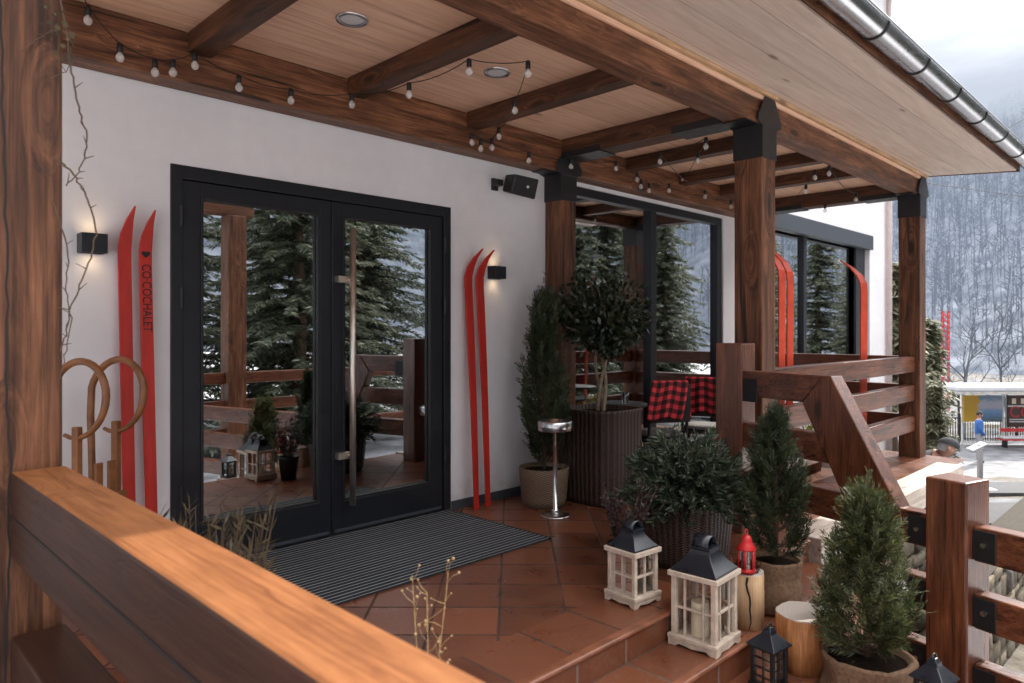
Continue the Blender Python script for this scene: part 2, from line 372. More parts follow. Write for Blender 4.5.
# ------------------------------------------------------------------ geometry helpers
class MB:
    def __init__(s): s.v = []; s.f = []; s.m = []; s.uv = None; s.mi = 0; s.smooth = []; s.sm = False
    def add(s, vs, fs, uvs=None):
        o = len(s.v); s.v.extend([tuple(p) for p in vs])
        for f in fs: s.f.append(tuple(i+o for i in f)); s.m.append(s.mi); s.smooth.append(s.sm)
        if uvs is not None:
            if s.uv is None: s.uv = {}
            for i, u in enumerate(uvs): s.uv[o+i] = u
        return s
    def box(s, x0, x1, y0, y1, z0, z1, M=None):
        vs = [Vector((x, y, z)) for x in (x0, x1) for y in (y0, y1) for z in (z0, z1)]
        if M is not None: vs = [M @ p for p in vs]
        return s.add(vs, [(0, 1, 3, 2), (4, 6, 7, 5), (0, 4, 5, 1), (2, 3, 7, 6), (0, 2, 6, 4), (1, 5, 7, 3)])
    def quad(s, a, b, c, d): return s.add([a, b, c, d], [(0, 1, 2, 3)])
    def prism(s, poly, d):
        n = len(poly); d = Vector(d); P = [Vector(p) for p in poly]
        return s.add(P+[p+d for p in P], [tuple(range(n))[::-1], tuple(range(n, 2*n))]+[(i, (i+1) % n, n+(i+1) % n, n+i) for i in range(n)])
    def tube(s, pts, r, n=8, cap=True):
        P = [Vector(p) for p in pts]; rs = r if isinstance(r, (list, tuple)) else [r]*len(P)
        vs = []; up = None
        for i, p in enumerate(P):
            t = (P[min(i+1, len(P)-1)]-P[max(i-1, 0)])
            if t.length < 1e-9: t = Vector((0, 0, 1))
            t.normalize()
            if up is None:
                a = Vector((0, 0, 1)) if abs(t.z) < .9 else Vector((1, 0, 0))
                up = t.cross(a).normalized()
            else:
                up = (up-t*up.dot(t))
                up = up.normalized() if up.length > 1e-6 else t.orthogonal().normalized()
            w = t.cross(up)
            for k in range(n):
                a = 2*math.pi*k/n
                vs.append(p+(up*math.cos(a)+w*math.sin(a))*rs[i])
        fs = [(i*n+k, i*n+(k+1) % n, (i+1)*n+(k+1) % n, (i+1)*n+k) for i in range(len(P)-1) for k in range(n)]
        if cap: fs += [tuple(range(n))[::-1], tuple(range((len(P)-1)*n, len(P)*n))]
        return s.add(vs, fs)
    def flat(s, pts, w, h, side):     # rectangular bar swept along a path; side = width direction
        P = [Vector(p) for p in pts]; side = Vector(side).normalized(); vs = []
        ws = w if isinstance(w, (list, tuple)) else [w]*len(P)
        for i, p in enumerate(P):
            t = (P[min(i+1, len(P)-1)]-P[max(i-1, 0)]).normalized(); n = t.cross(side).normalized()
            for a, b in ((-1, -1), (1, -1), (1, 1), (-1, 1)): vs.append(p+side*(a*ws[i]/2)+n*(b*h/2))
        m = len(P)
        fs = [(i*4+k, i*4+(k+1) % 4, (i+1)*4+(k+1) % 4, (i+1)*4+k) for i in range(m-1) for k in range(4)]+[(3, 2, 1, 0), tuple(range(m*4-4, m*4))]
        return s.add(vs, fs)
    def lathe(s, prof, n=32, c=(0, 0), wob=None, uv=False, sq=0):
        vs = []; us = []
        for (r, z) in prof:
            for k in range(n):
                a = 2*math.pi*k/n; rr = r*(wob(a, z) if wob else 1)
                if sq: rr *= 1/((abs(math.cos(a))**sq+abs(math.sin(a))**sq)**(1/sq))
                vs.append((c[0]+rr*math.cos(a), c[1]+rr*math.sin(a), z)); us.append((k/n, z*55))
        m = len(prof)
        fs = [(i*n+k, i*n+(k+1) % n, (i+1)*n+(k+1) % n, (i+1)*n+k) for i in range(m-1) for k in range(n)]
        if prof[0][0] > 1e-5: fs.append(tuple(range(n))[::-1])
        if prof[-1][0] > 1e-5: fs.append(tuple(range((m-1)*n, m*n)))
        return s.add(vs, fs, us if uv else None)
    def ball(s, c, r, n=12, sz=1.0):
        k = n//2
        s.lathe([(max(1e-6, r*math.sin(math.pi*i/k)), c[2]-r*sz*math.cos(math.pi*i/k)) for i in range(k+1)], n, (c[0], c[1])); return s
    def build(s, name, mat, parent=None, bevel=0.0, world=True, smooth=False):
        me = bpy.data.meshes.new(name)
        off = parent_loc(parent) if (parent is not None and world) else Vector((0, 0, 0))
        me.from_pydata([tuple(Vector(p)-off) for p in s.v], [], s.f)
        mats = mat if isinstance(mat, (list, tuple)) else [mat]
        for m in mats: me.materials.append(MATS[m])
        if len(mats) > 1: me.polygons.foreach_set('material_index', s.m)
        if smooth: me.polygons.foreach_set('use_smooth', [True]*len(s.f))
        elif any(s.smooth): me.polygons.foreach_set('use_smooth', s.smooth)
        if s.uv:
            ul = me.uv_layers.new(name='UVMap')
            for l in me.loops: ul.data[l.index].uv = s.uv.get(l.vertex_index, (0, 0))
        me.update()
        o = bpy.data.objects.new(name, me); col.objects.link(o)
        if parent is not None: o.parent = parent
        if bevel:
            b = o.modifiers.new('bevel', 'BEVEL'); b.width = bevel; b.segments = 2; b.limit_method = 'ANGLE'; b.angle_limit = R(40)
        if smooth == 'auto': pass
        return o
def parent_loc(p):
    l = Vector((0, 0, 0))
    while p is not None: l = l+p.location; p = p.parent
    return l
def tag(o, label=None, cat=None, group=None, kind=None):
    if label: o['label'] = label
    if cat: o['category'] = cat
    if group: o['group'] = group
    if kind: o['kind'] = kind
    return o
def thing(name, label, cat, loc=(0, 0, 0), group=None):
    o = bpy.data.objects.new(name, None); o.empty_display_size = .1; col.objects.link(o); o.location = loc
    return tag(o, label, cat, group)
def dup(o, parent=None):
    c = o.copy(); col.objects.link(c)
    if parent is not None: c.parent = parent
    for ch in list(o.children): dup(ch, c)
    return c
def box1(name, mat, parent, b, bevel=0.0):
    return MB().box(*b).build(name, mat, parent, bevel)
def on_y(px, py, y):                      # a point measured off the photo, on a plane parallel to the wall
    r = (px-512)/F; z = (y+D)*S2/(1-r); return Vector((z*(1+r)/S2, y, H-(py-330)/F*z))
def on_z(px, py, h):
    r = (px-512)/F; z = (H-h)*F/(py-330); return Vector((z*(1+r)/S2, -D+z*(1-r)/S2, h))
def ortho(M): return M
def rotz(a, c=(0, 0, 0)):
    c = Vector(c); return Matrix.Translation(c) @ Matrix.Rotation(a, 4, 'Z') @ Matrix.Translation(-c)

# ------------------------------------------------------------------ ground and terrace
def gh(x, y):
    s = (x+y+D)/S2
    t = min(1, max(0, (s-9)/15)); h = -1.5-1.8*(t*t*(3-2*t))
    d = max(x-92, -y-75, 0)
    if d > 0: h += .44*d if d < 150 else 66+.02*(d-150)
    if d > 0: h += min(d/30, 1)*(3*math.sin(x*.03+y*.05)+2.2*math.sin(y*.09+1))
    return h
def build_ground():
    m = MB(); xs = [-120+6*i for i in range(24)]+[24+3*i for i in range(12)]+[60+6*i for i in range(50)]
    ys = [-260+8*i for i in range(30)]+[-20+3*i for i in range(24)]+[52+8*i for i in range(30)]
    for x in xs:
        for y in ys: m.v.append((x, y, gh(x, y)+(.05*math.sin(x*1.7)*math.sin(y*1.3))))
    n = len(ys)
    for i in range(len(xs)-1):
        for j in range(n-1):
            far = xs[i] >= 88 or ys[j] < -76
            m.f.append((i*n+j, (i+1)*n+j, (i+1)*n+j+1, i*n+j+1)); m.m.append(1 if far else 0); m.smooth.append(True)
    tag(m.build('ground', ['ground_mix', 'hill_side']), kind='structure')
build_ground()
fw = Vector((1, 1, 0))/S2; rt = Vector((1, -1, 0))/S2; cam0 = Vector((0, -D, 0))
def vp(s, r, h): return cam0+fw*s+rt*r+Vector((0, 0, h))     # depth s into the scene, r to its right
m = MB()
nseg = 24
for i in range(nseg):                    # street: crosses in front of the bus shelter
    r0, r1 = -10+60*i/nseg, -10+60*(i+1)/nseg
    for j in range(4):
        a, b = 15.6+5*j/4, 15.6+5*(j+1)/4
        q = [vp(a, r0, 0), vp(a, r1, 0), vp(b, r1, 0), vp(b, r0, 0)]
        m.quad(*[(p.x, p.y, gh(p.x, p.y)+.09) for p in q])
        if j == 0: m.quad((q[0].x, q[0].y, gh(q[0].x, q[0].y)-.3), (q[1].x, q[1].y, gh(q[1].x, q[1].y)-.3), (q[1].x, q[1].y, gh(q[1].x, q[1].y)+.09), (q[0].x, q[0].y, gh(q[0].x, q[0].y)+.09))
tag(m.build('road', 'asphalt', smooth=True), kind='structure')
m = MB()
for i in range(nseg):
    r0, r1 = 5.5+34*i/nseg, 5.5+34*(i+1)/nseg
    for a, b in ((10.6, 11.7), (11.7, 12.9)):
        q = [vp(a, r0, 0), vp(a, r1, 0), vp(b, r1, 0), vp(b, r0, 0)]
        m.quad(*[(p.x, p.y, gh(p.x, p.y)+.10) for p in q])
        if a < 11: m.quad((q[0].x, q[0].y, gh(q[0].x, q[0].y)-.3), (q[1].x, q[1].y, gh(q[1].x, q[1].y)-.3), (q[1].x, q[1].y, gh(q[1].x, q[1].y)+.10), (q[0].x, q[0].y, gh(q[0].x, q[0].y)+.10))
tag(m.build('driveway', 'asphalt', smooth=True), kind='structure')
m = MB()
for i in range(40):
    x0, x1 = -6+1.2*i, -4.8+1.2*i
    m.quad((x0, -12.5, gh(x0, -12)+.10), (x1, -12.5, gh(x1, -12)+.10), (x1, -8.6, gh(x1, -9)+.10), (x0, -8.6, gh(x0, -9)+.10))
tag(m.build('path', 'slush', smooth=True), kind='structure')

EDGE = -2.335
m = MB()
m.mi = 0; m.quad((-3, -1.975, 0), (9.1, -1.975, 0), (9.1, -.0, 0), (-3, 0, 0))
m.mi = 1; m.quad((-3, EDGE, 0), (9.1, EDGE, 0), (9.1, -1.975, 0), (-3, -1.975, 0))
m.mi = 2
for f in ((-3, 9.1),): m.quad((-3, EDGE, -.02), (-3, EDGE, -1.6), (.5, EDGE, -1.6), (.5, EDGE, -.02))
tag(m.build('terrace_floor', ['tile_diag', 'tile_border', 'tile_riser']), kind='structure')
TR, RI = .282, .15
m = MB()
for k in range(10):
    y0 = EDGE-TR*k; zt = -RI*k
    # bullnose along the tread edge
    m.mi = 2; m.sm = True
    n = 8; rr = .014
    vs = []; x0, x1 = (.56, 4.86)
    prof = [(y0+.03, zt+.001)]+[(y0-math.sin(math.pi*i/n)*rr*1.2, zt-rr+math.cos(math.pi*i/n)*rr+.001) for i in range(n+1)]+[(y0+.002, zt-2*rr)]
    for (y, z) in prof: vs += [(x0, y, z), (x1, y, z)]
    m.add(vs, [(2*i, 2*i+2, 2*i+3, 2*i+1) for i in range(len(prof)-1)])
    m.sm = False
    m.mi = 1; m.quad((x0, y0, zt-RI), (x1, y0, zt-RI), (x1, y0, zt-2*rr), (x0, y0, zt-2*rr))
    m.mi = 0; m.quad((x0, y0-TR, zt-RI), (x1, y0-TR, zt-RI), (x1, y0, zt-RI), (x0, y0, zt-RI))
tag(m.build('terrace_steps', ['tile_step', 'tile_riser', 'tile_nose']), kind='structure')

# stone wall carrying the terrace
def rubble(m, x0, x1, z0, z1, P, seed):
    rnd = random.Random(seed); z = z0
    while z < z1-.03:
        h = min(rnd.uniform(.10, .22), z1-z); x = x0+rnd.uniform(-.1, 0)
        while x < x1:
            w = rnd.uniform(.14, .38); a, b = max(x, x0), min(x+w, x1)
            if b-a > .05:
                g = .012; o = rnd.uniform(.015, .05); j = lambda: rnd.uniform(-.022, .022)
                bx = [(a+g, z+g), (b-g, z+g), (b-g, z+h-g), (a+g, z+h-g)]
                bk = [P(u+j()*.4, 0, v+j()*.4) for u, v in bx]
                mid = [P(u+j()*.6, o*.7, v+j()*.6) for u, v in bx]
                cx, cz = (a+b)/2, z+h/2
                fr = [P(cx+(u-cx)*.72+j(), o, cz+(v-cz)*.7+j()) for u, v in bx]
                m.add(bk+mid+fr, [(0, 1, 5, 4), (1, 2, 6, 5), (2, 3, 7, 6), (3, 0, 4, 7), (4, 5, 9, 8), (5, 6, 10, 9), (6, 7, 11, 10), (7, 4, 8, 11), (8, 9, 10, 11)])
            x += w
        z += h
t = thing('stone_wall', 'rubble stone wall below the sunlit terrace edge beyond the stairs', 'wall', (7, -2.3, -1.6))
MB().box(4.93, 9.1, -2.30, -1.9, -2.2, -.20).build('wall_core', 'mortar', t)
m = MB(); m.sm = True
rubble(m, 4.93, 9.1, -2.0, -.21, lambda u, o, v: (u, -2.30-o, v), 3)
rubble(m, -2.30, -1.95, -1.6, -.21, lambda u, o, v: (4.93-o, u, v), 4)
m.build('stone_facing', 'rubble_stone', t)
box1('edge_beam', 'bleached_x', t, (4.89, 8.62, -2.41, -2.16, -.20, .012), .008)
t = thing('garden_wall', 'low rubble stone wall in the garden seen through the lower stair rails', 'wall', (11, -2.6, -2))
MB().box(6.8, 14, -2.95, -2.60, -2.4, -.63).build('wall_core', 'mortar', t)
m = MB(); m.sm = True
rubble(m, 6.8, 14, -2.3, -.60, lambda u, o, v: (u, -2.95-o, v), 9)
rubble(m, -2.95, -2.60, -2.3, -.60, lambda u, o, v: (6.8-o, u, v), 10)
m.build('stone_facing', 'rubble_stone', t)
# ------------------------------------------------------------------ building
bld = thing('restaurant_building', 'white plastered restaurant with dark glazed entrance door and large windows', 'building', (6, 0, 0))
HT = 8.0; TH = .30
m = MB()
def wallrect(x0, x1, z0, z1): m.box(x0, x1, 0, TH, z0, z1)
DX0, DX1, DH = 1.515, 3.635, 2.40
W1 = (4.96, 8.0, .06, 2.80); W2 = (9.05, 13.12, .30, 3.06)
wallrect(-4, DX0, -1.6, HT); wallrect(DX0, DX1, DH, HT); wallrect(DX0, DX1, -1.6, -.004)
wallrect(DX1, W1[0], -1.6, HT); wallrect(W1[0], W1[1], W1[3], HT); wallrect(W1[0], W1[1], -1.6, W1[2])
wallrect(W1[1], W2[0], -1.6, HT); wallrect(W2[0], W2[1], W2[3], HT); wallrect(W2[0], W2[1], -1.6, W2[2]); wallrect(W2[1], 14.0, -1.6, HT)
m.box(13.7, 14.0, TH, 9, -2.5, HT)
m.build('wall', 'plaster', bld)
m = MB(); m.mi = 0
m.quad((-4, .3, -.01), (13.7, .3, -.01), (13.7, 7, -.01), (-4, 7, -.01)); 
m.mi = 1
m.quad((-4, 7, -.01), (13.7, 7, -.01), (13.7, 7, 3.4), (-4, 7, 3.4)); m.quad((-4, .3, 3.4), (13.7, .3, 3.4), (13.7, 7, 3.4), (-4, 7, 3.4))
m.quad((-4, .3, 0), (-4, 7, 0), (-4, 7, 3.4), (-4, .3, 3.4)); m.quad((13.69, .3, 0), (13.69, 7, 0), (13.69, 7, 3.4), (13.69, .3, 3.4)); m.quad((4.3, .3, 0), (4.3, 7, 0), (4.3, 7, 3.4), (4.3, .3, 3.4))
m.build('interior', ['interior_floor', 'interior_wall'], bld)
box1('roof', 'zinc', bld, (-4.5, 14.4, -.5, 9.5, HT+.001, HT+.25))
# door
df = MB(); FY = -.012
df.box(DX0, DX0+.07, FY, .14, 0, DH); df.box(DX1-.07, DX1, FY, .14, 0, DH); df.box(DX0+.07, DX1-.07, FY, .14, DH-.08, DH)
dfo = df.build('door_frame', 'anthracite', bld, .004)
def leaf(x0, x1, xa, xb, za, hx, lab):
    l = MB(); y0, y1 = .002, .075; z0, z1 = .012, DH-.084; zb = 2.23
    l.box(x0, xa, y0, y1, z0, z1); l.box(xb, x1, y0, y1, z0, z1); l.box(xa, xb, y0, y1, z0, za); l.box(xa, xb, y0, y1, zb, z1)
    o = l.build('door_leaf', 'anthracite', bld, .004); o['label'] = lab
    MB().box(xa-.005, xb+.005, .034, .044, za-.005, zb+.005).build('pane', 'window_glass', o)
    b = MB(); e = .018
    for q in ((xa, xa+e, za, zb), (xb-e, xb, za, zb), (xa+e, xb-e, za, za+e), (xa+e, xb-e, zb-e, zb)): b.box(q[0], q[1], -.002, .03, q[2], q[3])
    b.build('glazing_bead', 'black_metal', o, .003)
    k = MB(); k.box(x0+.02, x1-.02, -.003, .002, .03, .05); k.build('kick_trim', 'anthracite_pale', o)
    for z in (2.1, 1.62, .45):
        h = MB(); h.tube([(hx, -.012, z-.06), (hx, -.012, z+.06)], .013, 10); h.build('hinge', 'black_metal', o)
    return o
l1 = leaf(DX0+.074, 2.572, 1.69, 2.488, .26, DX0+.06, 'left door leaf without a pull handle')
l2 = leaf(2.578, DX1-.074, 2.665, 3.453, .24, DX1-.06, 'right door leaf with long vertical pull handle')
m = MB(); m.sm = True; m.tube([(2.69, -.085, .22), (2.69, -.085, 2.13)], .0225, 16)
for z in (1.78, .56): m.tube([(2.69, -.085, z), (2.69, -.03, z)], .013, 10); m.sm = False; m.box(2.60, 2.70, -.05, -.003, z-.022, z+.022); m.sm = True
m.build('handle', 'brass_steel', l2)
MB().box(2.60, 2.63, -.010, .001, .98, 1.05).build('lock', 'black_metal', l2, .004)

def window(b, mull, lab, deep=0.0, tophead=.0):
    x0, x1, z0, z1 = b
    f = MB(); y0, y1 = .02+deep, .12+deep; e = .085
    f.box(x0, x0+e, y0, y1, z0, z1); f.box(x1-e*1.3, x1, y0, y1, z0, z1); f.box(x0+e, x1-e*1.3, y0, y1, z1-e, z1); f.box(x0+e, x1-e*1.3, y0, y1, z0, z0+e)
    for mx in mull: f.box(mx-.055, mx+.055, y0+.001, y1-.001, z0+e, z1-e)
    w = f.build('window', 'anthracite', bld, .004); w['label'] = lab
    xs = [x0+e]+[q for mx in mull for q in (mx-.055, mx+.055)]+[x1-e*1.3]
    for i in range(0, len(xs), 2):
        MB().box(xs[i]-.004, xs[i+1]+.004, y0+.05, y0+.06, z0+e-.004, z1-e+.004).build('pane', 'window_glass', w)
    return w
w1 = window(W1, (6.52,), 'large window behind the potted trees')
w2 = window(W2, (10.62,), 'large window beyond the terrace railing', .06)
MB().box(W2[0], W2[1]+.04, -.05, .07, W2[3]-.24, W2[3]).build('blind_box', 'anthracite_pale', w2, .006)
MB().box(W2[1]-.50, W2[1]-.12, .05, .085, W2[2], W2[3]-.24).build('dark_panel', 'anthracite', w2)
m = MB(); m.box(9.2, 13.12, -.03, .07, .0, .0+.29); m.build('sill', 'concrete', w2)
MB().box(DX1+.01, W1[0]-.04, -.008, .0, 0, .07).build('skirting', 'anthracite_pale', bld)
m = MB(); m.sm = True; m.tube([(13.95, -.06, -1.5), (13.95, -.06, HT-.1)], .05, 12); m.build('downpipe', 'pink_paint', bld)
# lit porch
# ------------------------------------------------------------------ porch: posts, beams, rafters, ceiling, soffit, gutter
por = thing('timber_porch', 'dark stained timber porch roof on square posts over the tiled terrace', 'porch', (4, -1.9, 0))
PY = -1.95; PS = .222
def post(x0, x1, y0, y1, z0, z1, lab, bracket=True):
    o = MB().box(x0, x1, y0, y1, z0, z1).build('post', 'post_z', por, .010)
    if lab: o['label'] = lab
    return o
pA = post(.312, .536, PY, PY+PS, -1.0, 2.95, 'weathered left post with a long crack and dry vine')
m = MB()                                   # drying crack running down the face
cr = [(-.045, 3.0), (-.05, 2.55), (-.035, 2.2), (-.03, 1.9), (-.02, 1.6), (-.028, 1.3), (-.015, 1.05), (-.02, .7), (-.03, .3)]
random.seed(3); cr = [(x0+(x1-x0)*q/6+U(-.004, .004), z0+(z1-z0)*q/6) for (x0, z0), (x1, z1) in zip(cr, cr[1:]) for q in range(6)]
for (a, z0), (b, z1) in zip(cr, cr[1:]): m.quad((.424+a-.0028, PY-.0015, z0), (.424+a+.0028, PY-.0015, z0), (.424+b+.0028, PY-.0015, z1), (.424+b-.0028, PY-.0015, z1))
m.build('crack', 'black_paint', pA)
pB = post(4.97, 5.192, PY, PY+PS, 0, 2.93, 'post beside the stair newel')
pC = post(8.81, 9.032, PY, PY+PS, -.2, 2.93, 'far corner post at the end of the terrace')
pI = post(4.742, 4.942, -.205, -.01, 0, 2.83, 'post standing against the wall behind the potted tree')
def shoe(o, x0, x1, y0, y1, zb, zt, up):
    e = .006; m = MB()
    m.box(x0-e, x1+e, y0-e, y1+e, zb, zt)
    # side plates climbing onto the beam, with clipped corners
    for ys, d in ((y0-e-.004, .006), (y1+e-.002, .006)):
        xa, xb = x0-.075, x1+.075
        poly = [(x0, ys, zt-.02), (xa, ys, zt+.004), (xa, ys, zt+.055), (x0+.03, ys, up), (x1-.03, ys, up), (xb, ys, zt+.055), (xb, ys, zt+.004), (x1, ys, zt-.02)]
        m.prism(poly, (0, d, 0))
    m.box(x0-.20, x0-e, y0+.02, y1-.02, zt-.006, zt)
    k = m.build('steel_bracket', 'black_metal', o, .003)
    for z in (zb+.06, zb+.16):
        for y in (y0+.06, y1-.06): MB().tube([(x0-e-.008, y, z), (x0-e, y, z)], .008, 8).build('bolt', 'black_metal', k)
shoe(pB, 4.97, 5.192, PY, PY+PS, 2.70, 2.945, 3.15)
shoe(pC, 8.81, 9.032, PY, PY+PS, 2.70, 2.945, 3.15)
shoe(pI, 4.742, 4.942, -.205, -.01, 2.58, 2.825, 3.02)
box1('beam', 'timber_x', por, (-3, 9.032, -1.932, -1.752, 2.95, 3.176), .012)['label'] = 'front beam carried by the posts'
box1('beam', 'timber_x', por, (-3, 9.032, -.19, -.012, 2.83, 3.118), .012)['label'] = 'beam along the plastered wall'
box1('trim_board', 'pine_x', por, (-3, 9.08, -1.965, -1.934, 3.158, 3.186))
RX = [-.60, .47, 1.545, 2.58, 3.64, 4.78, 5.72, 6.68, 7.56, 8.84]
for i, x in enumerate(RX):
    big = i in (5, 9)
    box1('rafter', 'rafter_y', por, (x-(.02 if big else 0), x+(.19 if big else .13), -1.751, -.191, 2.955 if big else 3.0, 3.119), .006)
for x in (4.78, 8.84):
    for ya in (-1.74, -.62):
        k = MB(); k.box(x-.03, x-.021, ya, ya+.42, 2.952, 3.0); k.box(x-.03, x+.2, ya, ya+.42, 2.944, 2.953); k.build('steel_plate', 'black_metal', por)
box1('ceiling', 'ceiling_boards', por, (-3, 9.04, -1.95, -.0, 3.12, 3.15))
m = MB()
m.quad((-3, -1.966, 3.187), (9.10, -1.966, 3.187), (9.10, -2.79, 3.118), (-3, -2.79, 3.118))
m.quad((-3, -1.966, 3.205), (-3, -2.79, 3.135), (9.10, -2.79, 3.135), (9.10, -1.966, 3.205))
m.quad((9.10, -1.966, 3.187), (9.10, -1.966, 3.205), (9.10, -2.79, 3.135), (9.10, -2.79, 3.118))
m.quad((-3, -2.79, 3.118), (9.10, -2.79, 3.118), (9.10, -2.79, 3.135), (-3, -2.79, 3.135))
m.build('soffit', 'soffit_boards', por)
m = MB(); m.quad((-3.02, -2.86, 3.22), (9.14, -2.86, 3.22), (9.14, .0, 3.62), (-3.02, 0, 3.62)); m.quad((-3.02, -2.815, 3.112), (9.14, -2.815, 3.112), (9.14, -2.815, 3.22), (-3.02, -2.815, 3.22))
m.quad((9.14, -2.815, 3.11), (9.14, -1.9, 3.19), (9.14, -1.9, 3.36), (9.14, -2.815, 3.23)); m.quad((9.14, -1.9, 3.118), (9.14, 0, 3.118), (9.14, 0, 3.62), (9.14, -1.9, 3.36))
m.build('roof', 'timber_x', por)
m = MB(); m.sm = True; gy, gz, gr = -2.90, 3.205, .082; n = 14
def gut(x0, x1, r, both=True):
    vs = []
    for i in range(n+1):
        a = math.pi+math.pi*i/n
        vs += [(x0, gy+r*math.cos(a), gz+r*math.sin(a)), (x1, gy+r*math.cos(a), gz+r*math.sin(a))]
    m.add(vs, [(2*i, 2*i+1, 2*i+3, 2*i+2) for i in range(n)])
gut(-3, 9.16, gr); m.tube([(-3, gy-gr, gz), (9.16, gy-gr, gz)], .011, 8)
g = m.build('gutter', 'zinc', por)
for i, x in enumerate([1.0, 1.75, 2.5, 2.86, 3.6, 4.4, 5.2, 6.0, 6.8, 7.6, 8.4, 9.12]):
    m = MB(); m.sm = True; wd = .012
    vs = []
    for k in range(n+1):
        a = math.pi+math.pi*k/n
        for xx, rr in ((x-wd, gr+.001), (x-wd, gr+.006), (x+wd, gr+.006), (x+wd, gr+.001)): vs.append((xx, gy+rr*math.cos(a), gz+rr*math.sin(a)))
    m.add(vs, [(4*k+j, 4*k+(j+1) % 4, 4*k+4+(j+1) % 4, 4*k+4+j) for k in range(n) for j in range(4)])
    m.build('gutter_bracket', 'black_metal', g)
k = []
for i in range(9):
    u = i/8; k.append((9.034, -1.93+.16*u*0+.10*(1-math.cos(u*1.57)), 3.10-.42*u))
k = [(9.036, -1.93, 3.10)]+[(9.036, -1.93+.13*math.sin(i/8*1.57)**2, 3.05-.38*i/8) for i in range(9)]+[(9.036, -1.76, 2.67), (9.036, -1.76, 3.10)]
m = MB().prism(k, (.09, 0, 0)); m.build('corbel', 'timber_z', por, .006)

# recessed ceiling lights
def clight(x, y, lab):
    t = thing('ceiling_light', lab, 'ceiling light', (x, y, 3.12), 'round downlights set in the porch ceiling')
    m = MB(); m.sm = True
    pr = [(.062, 3.114), (.085, 3.108), (.088, 3.1195)]
    m.lathe(pr, 28, (x, y)); m.f.pop(); m.m.pop(); m.smooth.pop(); m.f.pop(); m.m.pop(); m.smooth.pop()
    m.build('rim', 'zinc', t)
    m = MB(); m.lathe([(.064, 3.116), (.0001, 3.1155)], 28, (x, y)); m.build('diffuser', 'downlight_lens', t)
a = on_z(352, 19, 3.12); clight(a.x, a.y, 'round ceiling downlight between the two leftmost rafters in view')
a = on_z(497, 72, 3.12); clight(a.x, a.y, 'round ceiling downlight nearest the middle post, beside hanging bulbs')

# ------------------------------------------------------------------ railings
def rail_plates(o, c, ax):
    pass
tr = thing('terrace_railing', 'three plank timber railing along the sunlit terrace edge to the far corner post', 'railing', (7, -1.9, 0))
for z in (.96, .64, .30):
    MB().box(5.195, 8.808, -1.90, -1.80, z, z+.175).build('rail', 'rail_x', tr, .008)
er = thing('end_railing', 'timber railing closing the far end of the terrace behind the skis', 'railing', (8.9, -1, 0))
for z in (.96, .64, .30):
    MB().box(8.86, 8.96, -1.725, -.02, z, z+.175).build('rail', 'rail_y', er, .008)
# stair railing
sr = thing('stair_railing', 'heavy timber stair railing that drops steeply from newel to lower post', 'railing', (4.6, -2.4, 0))
MB().box(4.66, 4.864, -1.95, -1.746, 0, 1.335).build('newel', 'rail_z', sr, .008)
A = Vector((4.735, -1.95, 0)); dvec = Vector((-.28, -.96, 0)).normalized(); nvec = Vector((dvec.y, -dvec.x, 0))  # nvec to the left (-X)
if nvec.x > 0: nvec = -nvec
ang = math.atan2(dvec.y, dvec.x)
def along(poly, name, mat, w=.10):
    # poly of (distance along the stair line, height); extruded across by w
    pts = [A+dvec*a+Vector((0, 0, h))+nvec*(w/2) for a, h in poly]
    return MB().prism(pts, -nvec*w).build(name, mat, sr, .008)
T1, T2, T3 = .66, 1.10, 1.345
along([(0, .965), (0, 1.145), (T1, 1.145), (T1-.15, .965)], 'rail', 'rail_y')
along([(T1-.152, .963), (T1+.001, 1.147), (T1+.06, 1.147), (T2+.075, .40), (T2-.03, .22), (T2-.19, .22)], 'slanted_rail', 'rail_z', .112)
along([(T2-.02, .245), (T2+.02, .43), (T3-.02, .43), (T3-.02, .245)], 'rail', 'rail_y')
for z0 in (.60, .26): along([(0, z0), (0, z0+.18), (T1+.12, z0+.18), (T1+.24, z0)], 'rail', 'rail_y', .09)
along([(T2-.05, -.10), (T2-.10, .08), (T3-.02, .08), (T3-.02, -.10)], 'rail', 'rail_y')
along([(T2-.05, -.46), (T2-.10, -.28), (T3-.02, -.28), (T3-.02, -.46)], 'rail', 'rail_y')
# newel D
dp = A+dvec*(T3+.10)
M = rotz(ang+math.pi/2, dp)
lp = MB().box(dp.x-.108, dp.x+.108, dp.y-.108, dp.y+.108, -1.2, .648, M).build('lower_post', 'rail_z', sr, .012)
for z0 in (.245, -.10, -.46): along([(T3+.21, z0), (T3+.21, z0+.18), (T3+2.4, z0+.18), (T3+2.4, z0)], 'rail', 'rail_y')
def plate(t, z, k):
    pts = [A+dvec*(t-.055)+nvec*.052+Vector((0, 0, z)), A+dvec*(t+.055)+nvec*.052+Vector((0, 0, z)), A+dvec*(t+.055)+nvec*.052+Vector((0, 0, z+.155)), A+dvec*(t-.055)+nvec*.052+Vector((0, 0, z+.155))]
    o = MB().prism(pts, nvec*.008).build('steel_plate', 'black_metal', sr, .003)
    c = A+dvec*t+nvec*.060+Vector((0, 0, z+.085))
    MB().tube([c, c+nvec*.014], .013, 8).build('bolt', 'steel', o)
for z0 in (.255, -.09, -.45):
    for tt in (T3-.080, T3+.265): plate(tt, z0, 0)
pts = [A+dvec*.01+nvec*.054+Vector((0, 0, .93)), A+dvec*.14+nvec*.054+Vector((0, 0, .93)), A+dvec*.14+nvec*.054+Vector((0, 0, 1.09)), A+dvec*.01+nvec*.054+Vector((0, 0, 1.09))]
MB().prism(pts, nvec*.006).build('steel_plate', 'black_metal', sr, .003)
